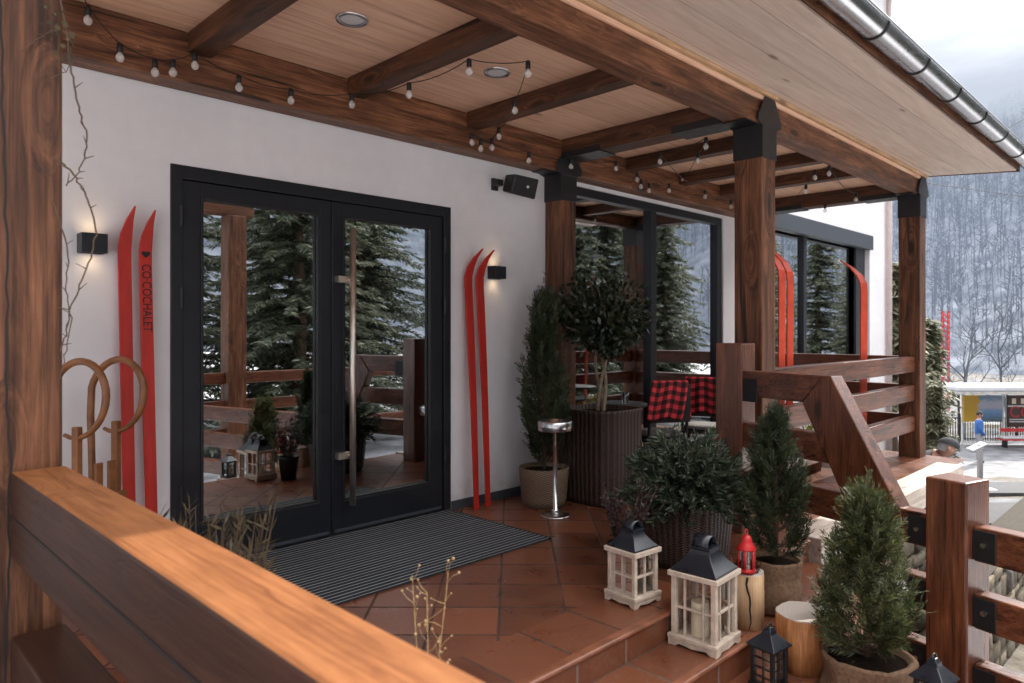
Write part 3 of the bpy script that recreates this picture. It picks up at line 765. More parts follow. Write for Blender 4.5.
# left railing, close to the lens
lr = thing('entrance_railing', 'dark timber railing in the foreground with sunlit orange top', 'railing', (.48, -3, 0))
XR = (.408, .543)
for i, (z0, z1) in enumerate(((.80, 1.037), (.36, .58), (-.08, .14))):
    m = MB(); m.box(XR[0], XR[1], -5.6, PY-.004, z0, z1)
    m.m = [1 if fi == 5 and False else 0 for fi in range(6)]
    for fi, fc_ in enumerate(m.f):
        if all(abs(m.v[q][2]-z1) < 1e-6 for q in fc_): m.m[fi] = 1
    o = m.build('rail', ['dark_rail_y', 'worn_y' if i == 0 else 'dark_rail_y'], lr, .008)  # upper face takes the painted sunlit tone, sides stay dark
    if i == 0:
        k = MB(); k.box(XR[0]-.002, XR[0], -5.6, PY-.01, z0+.112, z0+.119); k.build('groove', 'black_paint', o)
MB().box(.38, .59, -5.85, -5.62, -1.6, 1.15).build('end_post', 'rail_z', lr, .01)

# ------------------------------------------------------------------ door mat
t = thing('door_mat', 'wide dark ribbed doormat with aluminium strips before the door', 'doormat', (2.6, -.5, 0))
MX = (1.53, 3.60, -1.085, -.03)
box1('base', 'mat_brush', t, (MX[0], MX[1], MX[2], MX[3], .001, .014))
m = MB(); N = 26
for i in range(N+1):
    y = MX[2]+(MX[3]-MX[2])*i/N
    m.box(MX[0]-.002, MX[1]+.002, y-.0016-.0009*(i % 3), y+.0016, .0142, .0156)
m.build('strip', 'aluminium', t)['kind'] = 'stuff'
for a in ((MX[0]-.012, MX[0]-.003, MX[2]-.01, MX[3]+.01), (MX[1]+.003, MX[1]+.012, MX[2]-.01, MX[3]+.01)): MB().box(*a, .001, .017).build('edge_strip', 'black_metal', t)

# ------------------------------------------------------------------ skis
def ski(name, base, height, lab, group, mat='red_paint', tip=(.0, -1, 0), wide=(1, 0, 0), lean=(0, .0), curl=.10, w=.066, text=False, taper=0.5, sway=(0, 0)):
    b = Vector(base); t = thing(name, lab, 'ski', b, group)
    tip = Vector(tip).normalized()
    pts = []; ws = []
    n = 26
    for i in range(n+1):
        u = i/n; z = height*u
        off = Vector((lean[0]*u, lean[1]*u, 0))
        c = max(0, (u-.86)/.14)
        off += tip*(curl*c*c)
        off += Vector((sway[0], sway[1], 0))*math.sin(u*math.pi)
        pts.append(b+Vector((0, 0, z-.012*c*c))+off)
        wv = w*(taper+(1-taper)*min(1, u/.75))
        if u > .90: wv *= max(.10, 1-((u-.90)/.10)**1.6)
        ws.append(wv)
    m = MB(); m.flat(pts, ws, .014, wide); m.build('ski_body', mat, t, .003)
    return t, pts
def lettering(s, name, size, loc, rot, mat, parent, depth=.0008, xs=1.0):
    cu = bpy.data.curves.new(name, 'FONT'); cu.body = s; cu.size = size; cu.extrude = depth; cu.align_x = 'LEFT'; cu.align_y = 'CENTER'
    o = bpy.data.objects.new(name+'_tmp', cu); col.objects.link(o)
    bpy.context.view_layer.update()
    me = bpy.data.meshes.new_from_object(o.evaluated_get(bpy.context.evaluated_depsgraph_get()))
    bpy.data.objects.remove(o)
    Mx = Matrix.Translation(Vector(loc)-parent_loc(parent)) @ Euler(rot).to_matrix().to_4x4() @ Matrix.Diagonal((xs, 1, 1, 1))
    me.transform(Mx); me.materials.clear(); me.materials.append(MATS[mat])
    o = bpy.data.objects.new(name, me); col.objects.link(o); o.parent = parent
    return o
SG = 'red skis leaning on the entrance wall'
ski('ski', (1.275, -.10, 0), 2.13, 'plain red ski left of the door, the leftmost one', SG, lean=(-.02, .06), tip=(.55, -.35, 0), curl=.06, w=.068, taper=.9)
t, P = ski('ski', (1.390, -.10, 0), 2.12, 'red ski with black lettering just left of the door frame', SG, lean=(-.03, .06), tip=(.55, -.35, 0), curl=.06, w=.068, taper=.9)
zt = 1.80; xx = 1.390-.03*zt/2.12; yy = -.10+.06*zt/2.12-.0095
xd = Vector((.03/2.12, -.06/2.12, -1)).normalized(); yd = Vector((1, 0, .03/2.12)).normalized(); zd = xd.cross(yd)
lettering('CO·COCHALET', 'lettering', .068, (xx, yy-.0012, zt), Matrix((xd, yd, zd)).transposed().to_euler(), 'black_paint', t, xs=.80)
m = MB()
hx, hy, hz = xx, yy-.001, zt+.055
hp = []
for i in range(24):
    a = 2*math.pi*i/24; X = 16*math.sin(a)**3; Z = 13*math.cos(a)-5*math.cos(2*a)-2*math.cos(3*a)-math.cos(4*a)
    hp.append((hx+X*.0014, hy, hz+Z*.0014))
m.prism(hp, (0, -.001, 0)); m.build('heart_mark', 'black_paint', t)
ski('ski', (3.80, -.13, 0), 2.10, 'red ski right of the door, the one nearer the door', SG, lean=(-.03, .09), tip=(.8, -.4, 0), curl=.14, w=.080, taper=.6, sway=(.012, 0))
ski('ski', (3.925, -.13, 0), 2.10, 'red ski right of the door, touching the wall lamp side', SG, lean=(-.03, .09), tip=(.8, -.4, 0), curl=.14, w=.080, taper=.6, sway=(.012, 0))
SG2 = 'red skis fixed to the terrace railing'
ski('ski', (5.72, -1.75, 0), 2.18, 'bright red ski on the terrace railing, left one of the crossing pair', SG2, 'red_paint_orange', tip=(-.65, .75, 0), wide=(.85, -.22, 0), curl=.24, w=.080, taper=.9, lean=(.03, .0))
ski('ski', (5.88, -1.75, 0), 2.17, 'bright red ski on the terrace railing, right one of the crossing pair', SG2, 'red_paint_orange', tip=(-.65, .75, 0), wide=(.85, -.22, 0), curl=.24, w=.080, taper=.9, lean=(.03, .0))
ski('ski', (7.62, -1.75, 0), 2.16, 'single bright red ski on the terrace railing near the far post', SG2, 'red_paint_orange', tip=(-.65, .75, 0), wide=(.8, -.3, 0), curl=.24, w=.10, taper=.9, lean=(.10, .02))

# ------------------------------------------------------------------ wooden horn sled
t = thing('wooden_sled', 'old wooden horn sled standing upright by the left post', 'sled', (1.1, -.3, 0))
th_ = R(30); sw = Vector((math.cos(th_), math.sin(th_), 0)); su = Vector((math.sin(th_), -math.cos(th_), 0)); s0 = Vector((.93, -.44, 0)); SWD = .235
def spt(a, u, h): return s0+sw*a+su*u+Vector((0, 0, h))
for a in (0, SWD):
    m = MB(); m.sm = True; P = [spt(a, -.155+.012*math.sin(i*.35), .04+i*.105) for i in range(10)]
    for i in range(1, 26):
        an = math.pi-math.pi*1.62*i/25
        P.append(spt(a, .01+.165*math.cos(an)+.02*math.sin(an), 1.095+.185*math.sin(an)))
    m.tube(P, [.0175]*(len(P)-10)+[.0175-.0009*i for i in range(10)], 10); m.build('runner', 'sled_wood', t)
SM = Matrix(((sw.x, su.x, 0, s0.x), (sw.y, su.y, 0, s0.y), (0, 0, 1, 0), (0, 0, 0, 1)))
for a in (0, SWD): MB().box(a-.016, a+.016, -.012, .024, .02, .965, SM).build('seat_rail', 'sled_wood', t, .004)
for a in (.078, .157): MB().box(a-.022, a+.022, .046, .062, .05, .78, SM).build('slat', 'sled_wood', t, .004)
for z in (.16, .56): MB().box(-.03, SWD+.03, .0245, .0455, z, z+.05, SM).build('crossbar', 'sled_wood', t, .004)
for z in (.16, .56):
    for a in (0, SWD): MB().box(a-.011, a+.011, -.15, -.0125, z+.006, z+.044, SM).build('strut', 'sled_wood', t, .003)

# ------------------------------------------------------------------ wall lamps and speaker
def wall_lamp(x, z, lab):
    t = thing('wall_lamp', lab, 'wall lamp', (x, 0, z), 'square up and down wall lamps')
    m = MB(); w, h, d = .062, .052, .10
    m.box(x-w, x-w+.006, -d, -.002, z-h, z+h); m.box(x+w-.006, x+w, -d, -.002, z-h, z+h); m.box(x-w+.006, x+w-.006, -d, -d+.006, z-h, z+h); m.box(x-w+.006, x+w-.006, -.010, -.002, z-h, z+h)
    m.build('housing', 'anthracite', t, .002)
    MB().box(x-w+.007, x+w-.007, -d+.007, -.011, z-.008, z+.008).build('led_core', 'lamp_glow', t)
    for s in (-1, 1):
        L = bpy.data.lights.new('lamp_light', 'SPOT'); L.energy = .6; L.color = (1, .70, .40); L.spot_size = R(110); L.spot_blend = 1; L.shadow_soft_size = .02
        o = bpy.data.objects.new('lamp_light', L); col.objects.link(o); o.parent = t; o.location = (0, -.05, s*.030)
        if s > 0: o.rotation_euler = (R(180), 0, 0)
wall_lamp(1.10, 1.893, 'square dark wall lamp beside the left pair of skis, glowing warm')
wall_lamp(4.10, 1.908, 'square dark wall lamp right of the door beside the curved ski tips')
t = thing('speaker', 'small black outdoor speaker on a bracket under the porch beam', 'loudspeaker', (4.37, -.1, 2.66))
M = Matrix.Translation((4.27, -.16, 2.64)) @ Matrix.Scale(.84, 4) @ Matrix.Rotation(R(-24), 4, 'Z') @ Matrix.Rotation(R(9), 4, 'Y') @ Matrix.Rotation(R(10), 4, 'X')
m = MB()
P = [(-.15, .09, -.085), (.15, .09, -.085), (.15, .09, .085), (-.15, .09, .085), (-.11, -.09, -.10), (.15, -.09, -.105), (.15, -.09, .10), (-.11, -.09, .095)]
m.add([M @ Vector(p) for p in P], [(0, 1, 2, 3), (7, 6, 5, 4), (0, 4, 5, 1), (1, 5, 6, 2), (2, 6, 7, 3), (3, 7, 4, 0)])
m.build('cabinet', 'black_metal', t, .012)
m = MB(); m.add([M @ Vector(p) for p in [(-.10, -.094, -.085), (.138, -.094, -.09), (.138, -.094, .086), (-.10, -.094, .082)]], [(3, 2, 1, 0)]); m.build('grille', 'speaker_grille', t)
m = MB(); m.sm = True; m.tube([M @ Vector((.045, -.095, .0)), M @ Vector((.045, -.098, .0))], .012, 12); m.build('badge', 'white_paint', t)
m = MB(); m.box(4.08, 4.14, -.03, -.001, 2.60, 2.70); m.box(4.06, 4.13, -.10, -.0305, 2.63, 2.68); m.build('bracket', 'black_metal', t, .004)

# ------------------------------------------------------------------ string lights
def lights(name, lab, strands):
    t = thing(name, lab, 'string lights', strands[0][0][0], 'string lights looped along the porch beams')
    cab = MB(); cab.sm = True; bulbs = []
    for S, skip in strands:
        P = [Vector(p) for p in S]
        top = [p+Vector((0, 0, .075)) for p in P]
        path = []
        for i in range(len(top)-1):
            a, b = top[i], top[i+1]; L = (b-a).length
            for k in range(6):
                u = k/6; q = a.lerp(b, u); q.z -= .18*min(L, 1.2)*u*(1-u)*1.2; path.append(q)
        path.append(top[-1]); cab.tube(path, .0030, 5)
        bulbs += [p for i, p in enumerate(P) if i not in skip]
    cab.build('cable', 'cable_black', t)
    for p in bulbs:
        m = MB(); m.sm = True; m.lathe([(.008, p.z+.078), (.015, p.z+.072), (.0155, p.z+.032), (.012, p.z+.028)], 10, (p.x, p.y)); s = m.build('socket', 'cable_black', t)
        m = MB(); m.sm = True
        m.lathe([(1e-4, p.z-.023), (.011, p.z-.020), (.019, p.z-.011), (.0225, p.z+.002), (.0185, p.z+.015), (.011, p.z+.022), (.0115, p.z+.034)], 14, (p.x, p.y)); m.build('bulb', 'bulb_glass', s)
        m = MB(); m.tube([(p.x-.006, p.y, p.z+.026), (p.x-.007, p.y, p.z-.008), (p.x+.007, p.y, p.z-.008), (p.x+.006, p.y, p.z+.026)], .0012, 4); m.build('filament', 'brass_steel', s)
    return t
BY = -.235
def B(px, py): return on_y(px, py, BY)
def C(px, py, z=2.93): return on_z(px, py, z)
lights('string_lights', 'string of clear globe bulbs looping from the left post to the wall post', [
    ([B(60, -40), B(88, 21), B(120, 58), B(155, 73), B(173, 73), B(195, 66), B(239, 88), B(291, 101), B(352, 105), C(409, 95, 2.9), C(469, 72), C(528, 74), C(515, 111, 2.9), B(499, 137), B(492, 148), B(481, 149), B(472, 143), B(529, 161), B(571, 167)], (0,))])
lights('string_lights', 'string of clear globe bulbs in the far bay between wall post and end rafter', [
    ([B(571, 163), B(616, 169), B(637, 180), B(641, 187), B(649, 191), B(669, 191), B(683, 180), C(698, 161, 2.9), C(706, 147, 2.9), C(660, 162, 2.9), B(705, 197), B(731, 207), B(783, 205), C(806, 192, 2.85), C(815, 178, 2.88), C(829, 174, 2.88), C(856, 200, 2.85), C(825, 211, 2.78)], (0,))])

# ------------------------------------------------------------------ vine on the left post
t = thing('dry_vine', 'bare dry vine twining around the left timber post', 'vine', (.54, -1.96, 1))
m = MB(); m.sm = True
def vine(pts, r, yy=-1.975):
    P = [on_y(a, b, yy) for a, b in pts]
    Q = []
    for i in range(len(P)-1):
        for k in range(5): Q.append(P[i].lerp(P[i+1], k/5)+Vector((U(-.003, .003), U(-.003, .003), 0)))
    Q.append(P[-1]); r *= .72; m.tube(Q, [r*(1-.35*i/len(Q)) for i in range(len(Q))], 6)
    for q in Q[3::4]:
        d = Vector((U(-1, 1), U(-.3, .3), U(0, 1))).normalized()*U(.012, .035); m.tube([q, q+d*.6, q+d], [r*.6, r*.45, .0006], 4)
vine([(56, -20), (66, 30), (70, 62), (74, 88), (80, 112), (87, 135), (85, 155), (79, 172), (66, 186)], .0042)
vine([(58, 160), (72, 172), (82, 188), (91, 208), (96, 235), (91, 258), (80, 285), (70, 310), (66, 335), (60, 352)], .0040)
vine([(52, 200), (64, 232), (68, 262), (66, 290), (71, 318), (66, 350), (60, 380)], .0032)
vine([(64, 20), (69, 45), (75, 60), (66, 72), (50, 78)], .0022)
vine([(20, 52), (36, 40), (52, 30), (66, 33), (75, 48)], .0018)
m.build('stem', 'twig', t)
m = MB()
for i in range(26):
    p = on_y(U(40, 72), U(5, 60), -1.985); a = U(0, 6.28); s = U(.008, .02)
    u = Vector((math.cos(a), U(-.3, .3), math.sin(a)))*s; w = Vector((-math.sin(a), U(-.3, .3), math.cos(a)))*s*.5
    m.quad(p, p+u*.5+w, p+u, p+u*.5-w)
m.build('dead_leaf', 'grass_dry', t)['kind'] = 'stuff'

# ------------------------------------------------------------------ plants
def leafquad(m, p, d, up, L, W):
    d = d.normalized(); w = d.cross(up)
    w = w.normalized() if w.length > 1e-5 else d.orthogonal().normalized()
    m.add([p, p+d*L*.45+w*W, p+d*L, p+d*L*.45-w*W], [(0, 1, 2, 3)])
def rv(): 
    while True:
        v = Vector((U(-1, 1), U(-1, 1), U(-1, 1)))
        if .05 < v.length < 1: return v.normalized()
def thuja_mesh(rad, ht, seed, n=900, lead=.2, lift=.55):
    random.seed(seed); fm = MB(); bm = MB(); bm.sm = True
    bm.tube([(0, 0, -.05), (.006, 0, ht*.4), (-.005, .004, ht*.75), (.0, 0, ht*.96)], [.018, .013, .008, .003], 7)
    def env(u): return rad*(min(1, .62+1.7*u) if u < .22 else 1)*max(0, 1-u**1.35)**.95+rad*.05
    def spray(p, d, size):
        out = Vector((d.x, d.y, 0)); side = Vector((-d.y, d.x, 0)) if out.length > .05 else Vector((1, 0, 0))
        pl = (side.normalized()*U(-1, 1)+Vector((0, 0, 1))*U(-.3, 1)+rv()*.3)
        pl = (pl-d*pl.dot(d)).normalized(); nn = d.cross(pl)
        nb = 7
        for j in range(nb):
            q = p+d*size*(j/nb); ll = size*U(.42, .62)*(1-.55*j/nb)
            for s_ in (-1, 1): leafquad(fm, q, d*1.0+pl*s_*U(.55, .95)+rv()*.18, nn+rv()*.35, ll, ll*.10)
        leafquad(fm, p+d*size*.8, d+rv()*.15, nn, size*.4, size*.035)
    NP = int(n*.062)
    for i in range(NP):
        z0 = ht*(U(0, .62) if i % 5 else U(.5, .78)); a = i*2.4+U(-.5, .5); z1 = min(ht*.985, z0+ht*U(.20, .40)); u1 = z1/ht
        rr = env(max(.04, (z0*.45+z1*.55)/ht))*U(.66, 1.12); out = Vector((math.cos(a), math.sin(a), 0)); bend = Vector((-out.y, out.x, 0))*U(-.04, .04)
        P = [Vector((0, 0, z0))+out*rr*(t*(1.75-.75*t))+Vector((0, 0, (z1-z0)*(.35*t+.65*t*t)))+bend*t for t in (0, .2, .4, .6, .8, 1)]
        bm.tube(P, [.0055, .0045, .0036, .0026, .0018, .0008], 4, False)
        m_ = int(17+8*random.random())
        for j in range(m_):
            t = .22+.78*(j+random.random())/m_; i0 = min(4, int(t*5)); p = P[i0].lerp(P[i0+1], t*5-i0); tg = (P[i0+1]-P[i0]).normalized()
            d = (tg*.9+out*U(-.25, .75)+rv()*.62).normalized()
            spray(p, d, U(.055, .105)*(rad/.22)**.5*(1.0 if t < .9 else .75))
        spray(P[-1], (P[-1]-P[-2]).normalized(), .07)
    for i in range(4):
        a = i*1.7; P = [Vector((math.cos(a)*.02*t, math.sin(a)*.02*t, ht*(.62+(.50-.09*i)*t))) for t in (0, .25, .5, .75, 1)]
        bm.tube(P, [.004, .0034, .0026, .0018, .0008], 4, False)
        for j in range(16):
            t = .15+.85*(j+random.random())/16; i0 = min(3, int(t*4)); p = P[i0].lerp(P[i0+1], t*4-i0)
            spray(p, (Vector((0, 0, 1))+rv()*.75).normalized(), U(.05, .085)*(1.15-.6*t))
    for i in range(26):      # leader
        z = ht*U(.78, .99); p = Vector((U(-.010, .010), U(-.010, .010), z)); spray(p, (Vector((U(-.7, .7), U(-.7, .7), 1.1))).normalized(), U(.03, .06))
    return fm, bm
def place(mb, loc, rz=0, sc=1.0):
    M = Matrix.Translation(loc) @ Matrix.Rotation(rz, 4, 'Z') @ Matrix.Scale(sc, 4)
    mb.v = [tuple(M @ Vector(p)) for p in mb.v]; return mb
def burlap_pot(c, r, h, seed, knot=True):
    random.seed(seed); m = MB(); m.sm = True; n = 40
    ph = [U(0, 6.28) for _ in range(6)]
    def wob(a, z):
        u = (z-c[2])/h
        return 1+.035*math.sin(a*5+ph[0]+u*3)+.025*math.sin(a*11+ph[1]-u*5)+.02*math.sin(a*17+ph[2])*u
    pr = [(r*.80, c[2]), (r*.95, c[2]+h*.06), (r*1.06, c[2]+h*.25), (r*1.04, c[2]+h*.42), (r*.96, c[2]+h*.60), (r*.93, c[2]+h*.68), (r*.98, c[2]+h*.82), (r*1.04, c[2]+h*.95), (r*1.02, c[2]+h), (r*.93, c[2]+h*.985), (r*.86, c[2]+h*.86)]
    m.lathe(pr, n, (c[0], c[1]), wob)
    return m
def soil_disc(c, r, z):
    m = MB(); m.sm = True; n = 24
    m.lathe([(r, z-.02), (r*.98, z), (r*.5, z+.012), (1e-4, z+.015)], n, (c[0], c[1]), lambda a, z: 1+.04*math.sin(a*5)); return m
def potted_thuja(loc, pr, ph, rad, ht, seed, lab, mat='thuja_leaf', n=900, basket=False):
    t = thing('potted_thuja', lab, 'potted conifer', loc)
    if basket:
        m = MB(); m.sm = True
        m.lathe([(pr*.86, loc[2]), (pr*.93, loc[2]+ph*.2), (pr, loc[2]+ph*.75), (pr*1.03, loc[2]+ph), (pr*.97, loc[2]+ph*1.01), (pr*.9, loc[2]+ph*.85)], 40, loc, uv=True); m.build('pot', 'pale_basket', t)
    else: burlap_pot(loc, pr, ph, seed).build('pot', 'burlap', t)
    soil_disc(loc, pr*.9, loc[2]+ph*.9).build('soil', 'soil', t)
    f, b = thuja_mesh(rad, ht, seed, n)
    top = Vector((loc[0], loc[1], loc[2]+ph*.92))
    place(b, top, 0).build('trunk', 'bark', t); place(f, top, 0).build('foliage', mat, t)
    return t
def basketmat():
    m, nt, b = newmat('pale_basket')
    tc = nt.nodes.new('ShaderNodeTexCoord')
    sp = nt.nodes.new('ShaderNodeSeparateXYZ'); lk(nt, tc.outputs['UV'], sp.inputs[0])
    hh = math_(nt, 'MULTIPLY', math_(nt, 'SINE', math_(nt, 'MULTIPLY', sp.outputs[0], 2*math.pi*26)), math_(nt, 'SINE', math_(nt, 'MULTIPLY', sp.outputs[1], 2*math.pi*1.0)))
    t = math_(nt, 'MULTIPLY_ADD', hh, .5, .5)
    lk(nt, ramp(nt, t, [(.1, (.10, .065, .04)), (.9, (.30, .21, .14))]), b.inputs['Base Color']); b.inputs['Roughness'].default_value = .7
    bump(nt, b, t, .8, .01)
basketmat()
potted_thuja((4.30, -.40, 0), .20, .31, .235, 1.46, 11, 'tall dark conifer in a pale woven basket against the white wall', 'thuja_leaf', 1500, True)
potted_thuja((3.88, -2.55, -.15), .135, .30, .20, .84, 23, 'dark conifer in a burlap sack behind the red lantern', 'thuja_leaf', 1000)
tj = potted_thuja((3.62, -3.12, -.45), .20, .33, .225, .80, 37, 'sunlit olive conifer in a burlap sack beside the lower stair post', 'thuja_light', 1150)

m = MB(); q = on_z(893, 568, .22); m.add([q, q+rt*.05+Vector((0, 0, -.03)), q+rt*.075+Vector((.01, 0, -.12)), q+rt*.02+Vector((.01, 0, -.10))], [(0, 1, 2, 3)]); m.build('plant_tag', 'white_paint', tj)
# ficus standard
def ficus():
    random.seed(5)
    loc = (4.78, -.62, 0)
    t = thing('potted_tree', 'round headed evergreen tree in a tall dark wicker planter before the window', 'potted tree', loc)
    m = MB(); m.sm = True; r, h = .275, .775
    m.lathe([(r*.93, 0), (r*.97, .05), (r, .3), (r, h-.03), (r*1.03, h-.02), (r*1.03, h), (r*.94, h), (r*.92, h-.08)], 64, loc, uv=True, sq=5); m.build('planter', 'wicker', t)
    soil_disc(loc, r*.95, h-.04).build('soil', 'soil', t)
    L = Vector(loc)
    for ph in (0, 2.1, 4.2):
        m = MB(); m.sm = True; P = []
        for i in range(13):
            u = i/12; a = ph+u*3.6
            P.append(L+Vector((math.cos(a)*.030*(1+1.5*u*u), math.sin(a)*.030*(1+1.5*u*u), h-.05+u*.62)))
        m.tube(P, [.017-.006*i/12 for i in range(13)], 8); m.build('trunk', 'pale_bark', t)
    cc = L+Vector((0, 0, 1.55)); br = MB(); br.sm = True; lf = MB()
    for i in range(230):
        d = rv(); d.z = d.z*.9+.1
        e = cc+Vector((d.x*.40, d.y*.40, d.z*.40))*U(.62, 1.05)
        s = cc+Vector((U(-.05, .05), U(-.05, .05), -.22+U(-.08, .05)))
        mid = s.lerp(e, .5)+rv()*.03
        br.tube([s, mid, e], [.006, .004, .0015], 4)
        for k in range(26):
            u = U(.35, 1.0); p = (s.lerp(mid, u*2) if u < .5 else mid.lerp(e, u*2-1))+rv()*U(0, .065)
            dd = (d+rv()*1.0+Vector((0, 0, -.25))).normalized(); n = (d+rv()*.8)
            leafquad(lf, p, dd, n, U(.042, .074), U(.012, .018))
    br.build('branches', 'pale_bark', t); lf.build('crown', 'ficus_leaf', t)
    # a ribboned tag hung on the trunk
ficus()
# juniper in a dark planter
def juniper():
    random.seed(8); loc = (3.86, -1.98, 0)
    t = thing('potted_juniper', 'spreading blue green juniper in a low dark wicker planter on the top step', 'potted shrub', loc)
    m = MB(); m.sm = True; r, h = .245, .40
    m.lathe([(r*.86, 0), (r*.92, .05), (r, .25), (r*1.02, h-.02), (r*1.05, h), (r*.95, h), (r*.92, h-.06)], 56, loc, uv=True, sq=4); m.build('planter', 'wicker', t)
    soil_disc(loc, r*.95, h-.03).build('soil', 'soil', t)
    lf = MB(); br = MB(); br.sm = True; L = Vector(loc)+Vector((0, 0, h-.02))
    for i in range(430):
        a = U(0, 6.283); el = U(.14, 1.40); ln = U(.22, .42)*(1.0 if el < .9 else .95)
        d = Vector((math.cos(a)*math.cos(el), math.sin(a)*math.cos(el), math.sin(el)))
        P = []
        for k in range(7):
            u = k/6; P.append(L+Vector((math.cos(a), math.sin(a), 0))*.08+d*ln*u+Vector((0, 0, .10*u-.22*u*u*math.cos(el)))+rv()*.006)
        br.tube(P, [.004*(1-.8*k/6) for k in range(7)], 4)
        for k in range(1, 7):
            for q in range(9):
                p = P[k].lerp(P[k-1], random.random())
                dd = (d*.9+rv()*.62+Vector((math.cos(a)*.25, math.sin(a)*.25, -.30*k/6))).normalized()
                leafquad(lf, p, dd, rv(), U(.034, .075), U(.0045, .0075))
    br.build('branches', 'bark', t); lf.build('foliage', 'juniper_leaf', t)
juniper()
def heather():
    random.seed(12); loc = (3.30, -1.93, 0)
    t = thing('potted_heather', 'small purple leaved plant behind the smaller white lantern', 'potted plant', loc)
    m = MB(); m.sm = True; m.lathe([(.07, 0), (.095, .2), (.10, .22), (.09, .22), (.085, .19)], 24, loc); m.build('pot', 'black_metal', t)
    soil_disc(loc, .085, .2).build('soil', 'soil', t)
    lf = MB(); br = MB(); br.sm = True
    for i in range(26):
        a = U(0, 6.28); d = Vector((math.cos(a)*U(.1, .45), math.sin(a)*U(.1, .45), 1)).normalized(); ln = U(.18, .40)
        s = Vector(loc)+Vector((math.cos(a)*.03, math.sin(a)*.03, .2)); P = [s, s+d*ln*.5+rv()*.015, s+d*ln+rv()*.03]
        br.tube(P, [.003, .002, .001], 4)
        for k in range(24):
            u = U(.2, 1); p = P[0].lerp(P[2], u)+rv()*.01; leafquad(lf, p, d+rv(), rv(), U(.018, .036), .008)
    br.build('stem', 'twig', t); lf.build('foliage', 'purple_leaf', t)
heather()
# dried grasses by the near railing
def grass(loc, h, n, seed, lab, mat, spread, heads=False):
    random.seed(seed)
    t = thing('potted_grass', lab, 'ornamental grass', loc)
    m = MB(); m.sm = True; m.lathe([(.09, loc[2]), (.12, loc[2]+.26), (.125, loc[2]+.28), (.11, loc[2]+.28), (.105, loc[2]+.24)], 24, loc); m.build('pot', 'burlap', t)
    soil_disc(loc, .105, loc[2]+.25).build('soil', 'soil', t)
    st = MB(); lf = MB()
    for i in range(n):
        a = U(0, 6.28); k = U(.1, 1)*spread; H_ = h*U(.6, 1)
        s = Vector(loc)+Vector((math.cos(a)*.05, math.sin(a)*.05, .25)); d = Vector((math.cos(a)*k, math.sin(a)*k, 1))
        P = [s+Vector((d.x*u*u*H_, d.y*u*u*H_, (H_-.25)*u))+rv()*.006 for u in (0, .25, .5, .75, 1)]
        st.tube(P, [.0028, .0025, .002, .0016, .001], 4)
        for q in range(16):
            u = U(.55, 1); i0 = min(3, int(u*4)); p = P[i0].lerp(P[i0+1], u*4-i0)
            leafquad(lf, p, Vector((U(-1, 1), U(-1, 1), U(.3, 1.4))), rv(), U(.03, .07), U(.0018, .004))
    st.build('stalk', 'dried_gold' if heads else 'twig', t)['kind'] = 'stuff'; lf.build('foliage', mat, t)
grass((.745, -2.50, -.15), 1.14, 130, 3, 'dry brown grass rising behind the foreground railing near the door', 'grass_dry', .10)
t = thing('dried_flower', 'golden dried seed heads sticking up past the sunlit railing', 'dried flowers', (1.03, -3.02, -.30))
loc = Vector((1.03, -3.02, -.30))
m = MB(); m.sm = True; m.lathe([(.08, loc.z), (.11, loc.z+.26), (.115, loc.z+.28), (.1, loc.z+.28)], 24, loc); m.build('pot', 'burlap', t)
st = MB(); st.sm = True
for (dx, dz, k) in ((-.035, 1.16, 3), (.0, 1.12, 4), (.05, 1.17, 4), (.03, 1.02, 2)):
    e = loc+rt*dx+Vector((0, 0, dz)); s = loc+Vector((0, 0, .25)); mid = loc+rt*dx*.3+Vector((0, 0, dz*.72))
    st.tube([s, mid+rv()*.01, e], [.0020, .0014, .0007], 5)
    for j in range(k*3):
        q = mid.lerp(e, U(.1, 1)); tip = q+rt*U(-.035, .035)+Vector((U(-.01, .01), 0, U(.01, .04))); st.tube([q, q.lerp(tip, .5)+rv()*.004, tip], [.0009, .0007, .0005], 4); hd = MB(); hd.sm = True; hd.ball(tip, U(.002, .0045), 8); hd.build('seed_head', 'dried_gold', t)
st.build('stalk', 'dried_gold', t)

# ------------------------------------------------------------------ ashtray stand
a = (4.10, -.70, 0)
t = thing('ashtray_stand', 'slim chrome ashtray stand with a drum top beside the woven basket', 'ashtray', a)
m = MB(); m.sm = True; m.lathe([(.115, 0), (.115, .008), (.108, .013), (.03, .016), (1e-4, .016)], 36, a); m.build('base', 'steel', t)
m = MB(); m.sm = True; m.lathe([(.028, .014), (.028, .05), (.018, .055), (.018, .66), (.03, .66)], 20, a); m.build('pole', 'steel', t)
m = MB(); m.sm = True; m.lathe([(.03, .655), (.128, .657), (.133, .662), (.133, .728), (.128, .733), (.11, .733), (.105, .700), (1e-4, .695)], 40, a); m.build('drum', 'steel', t)

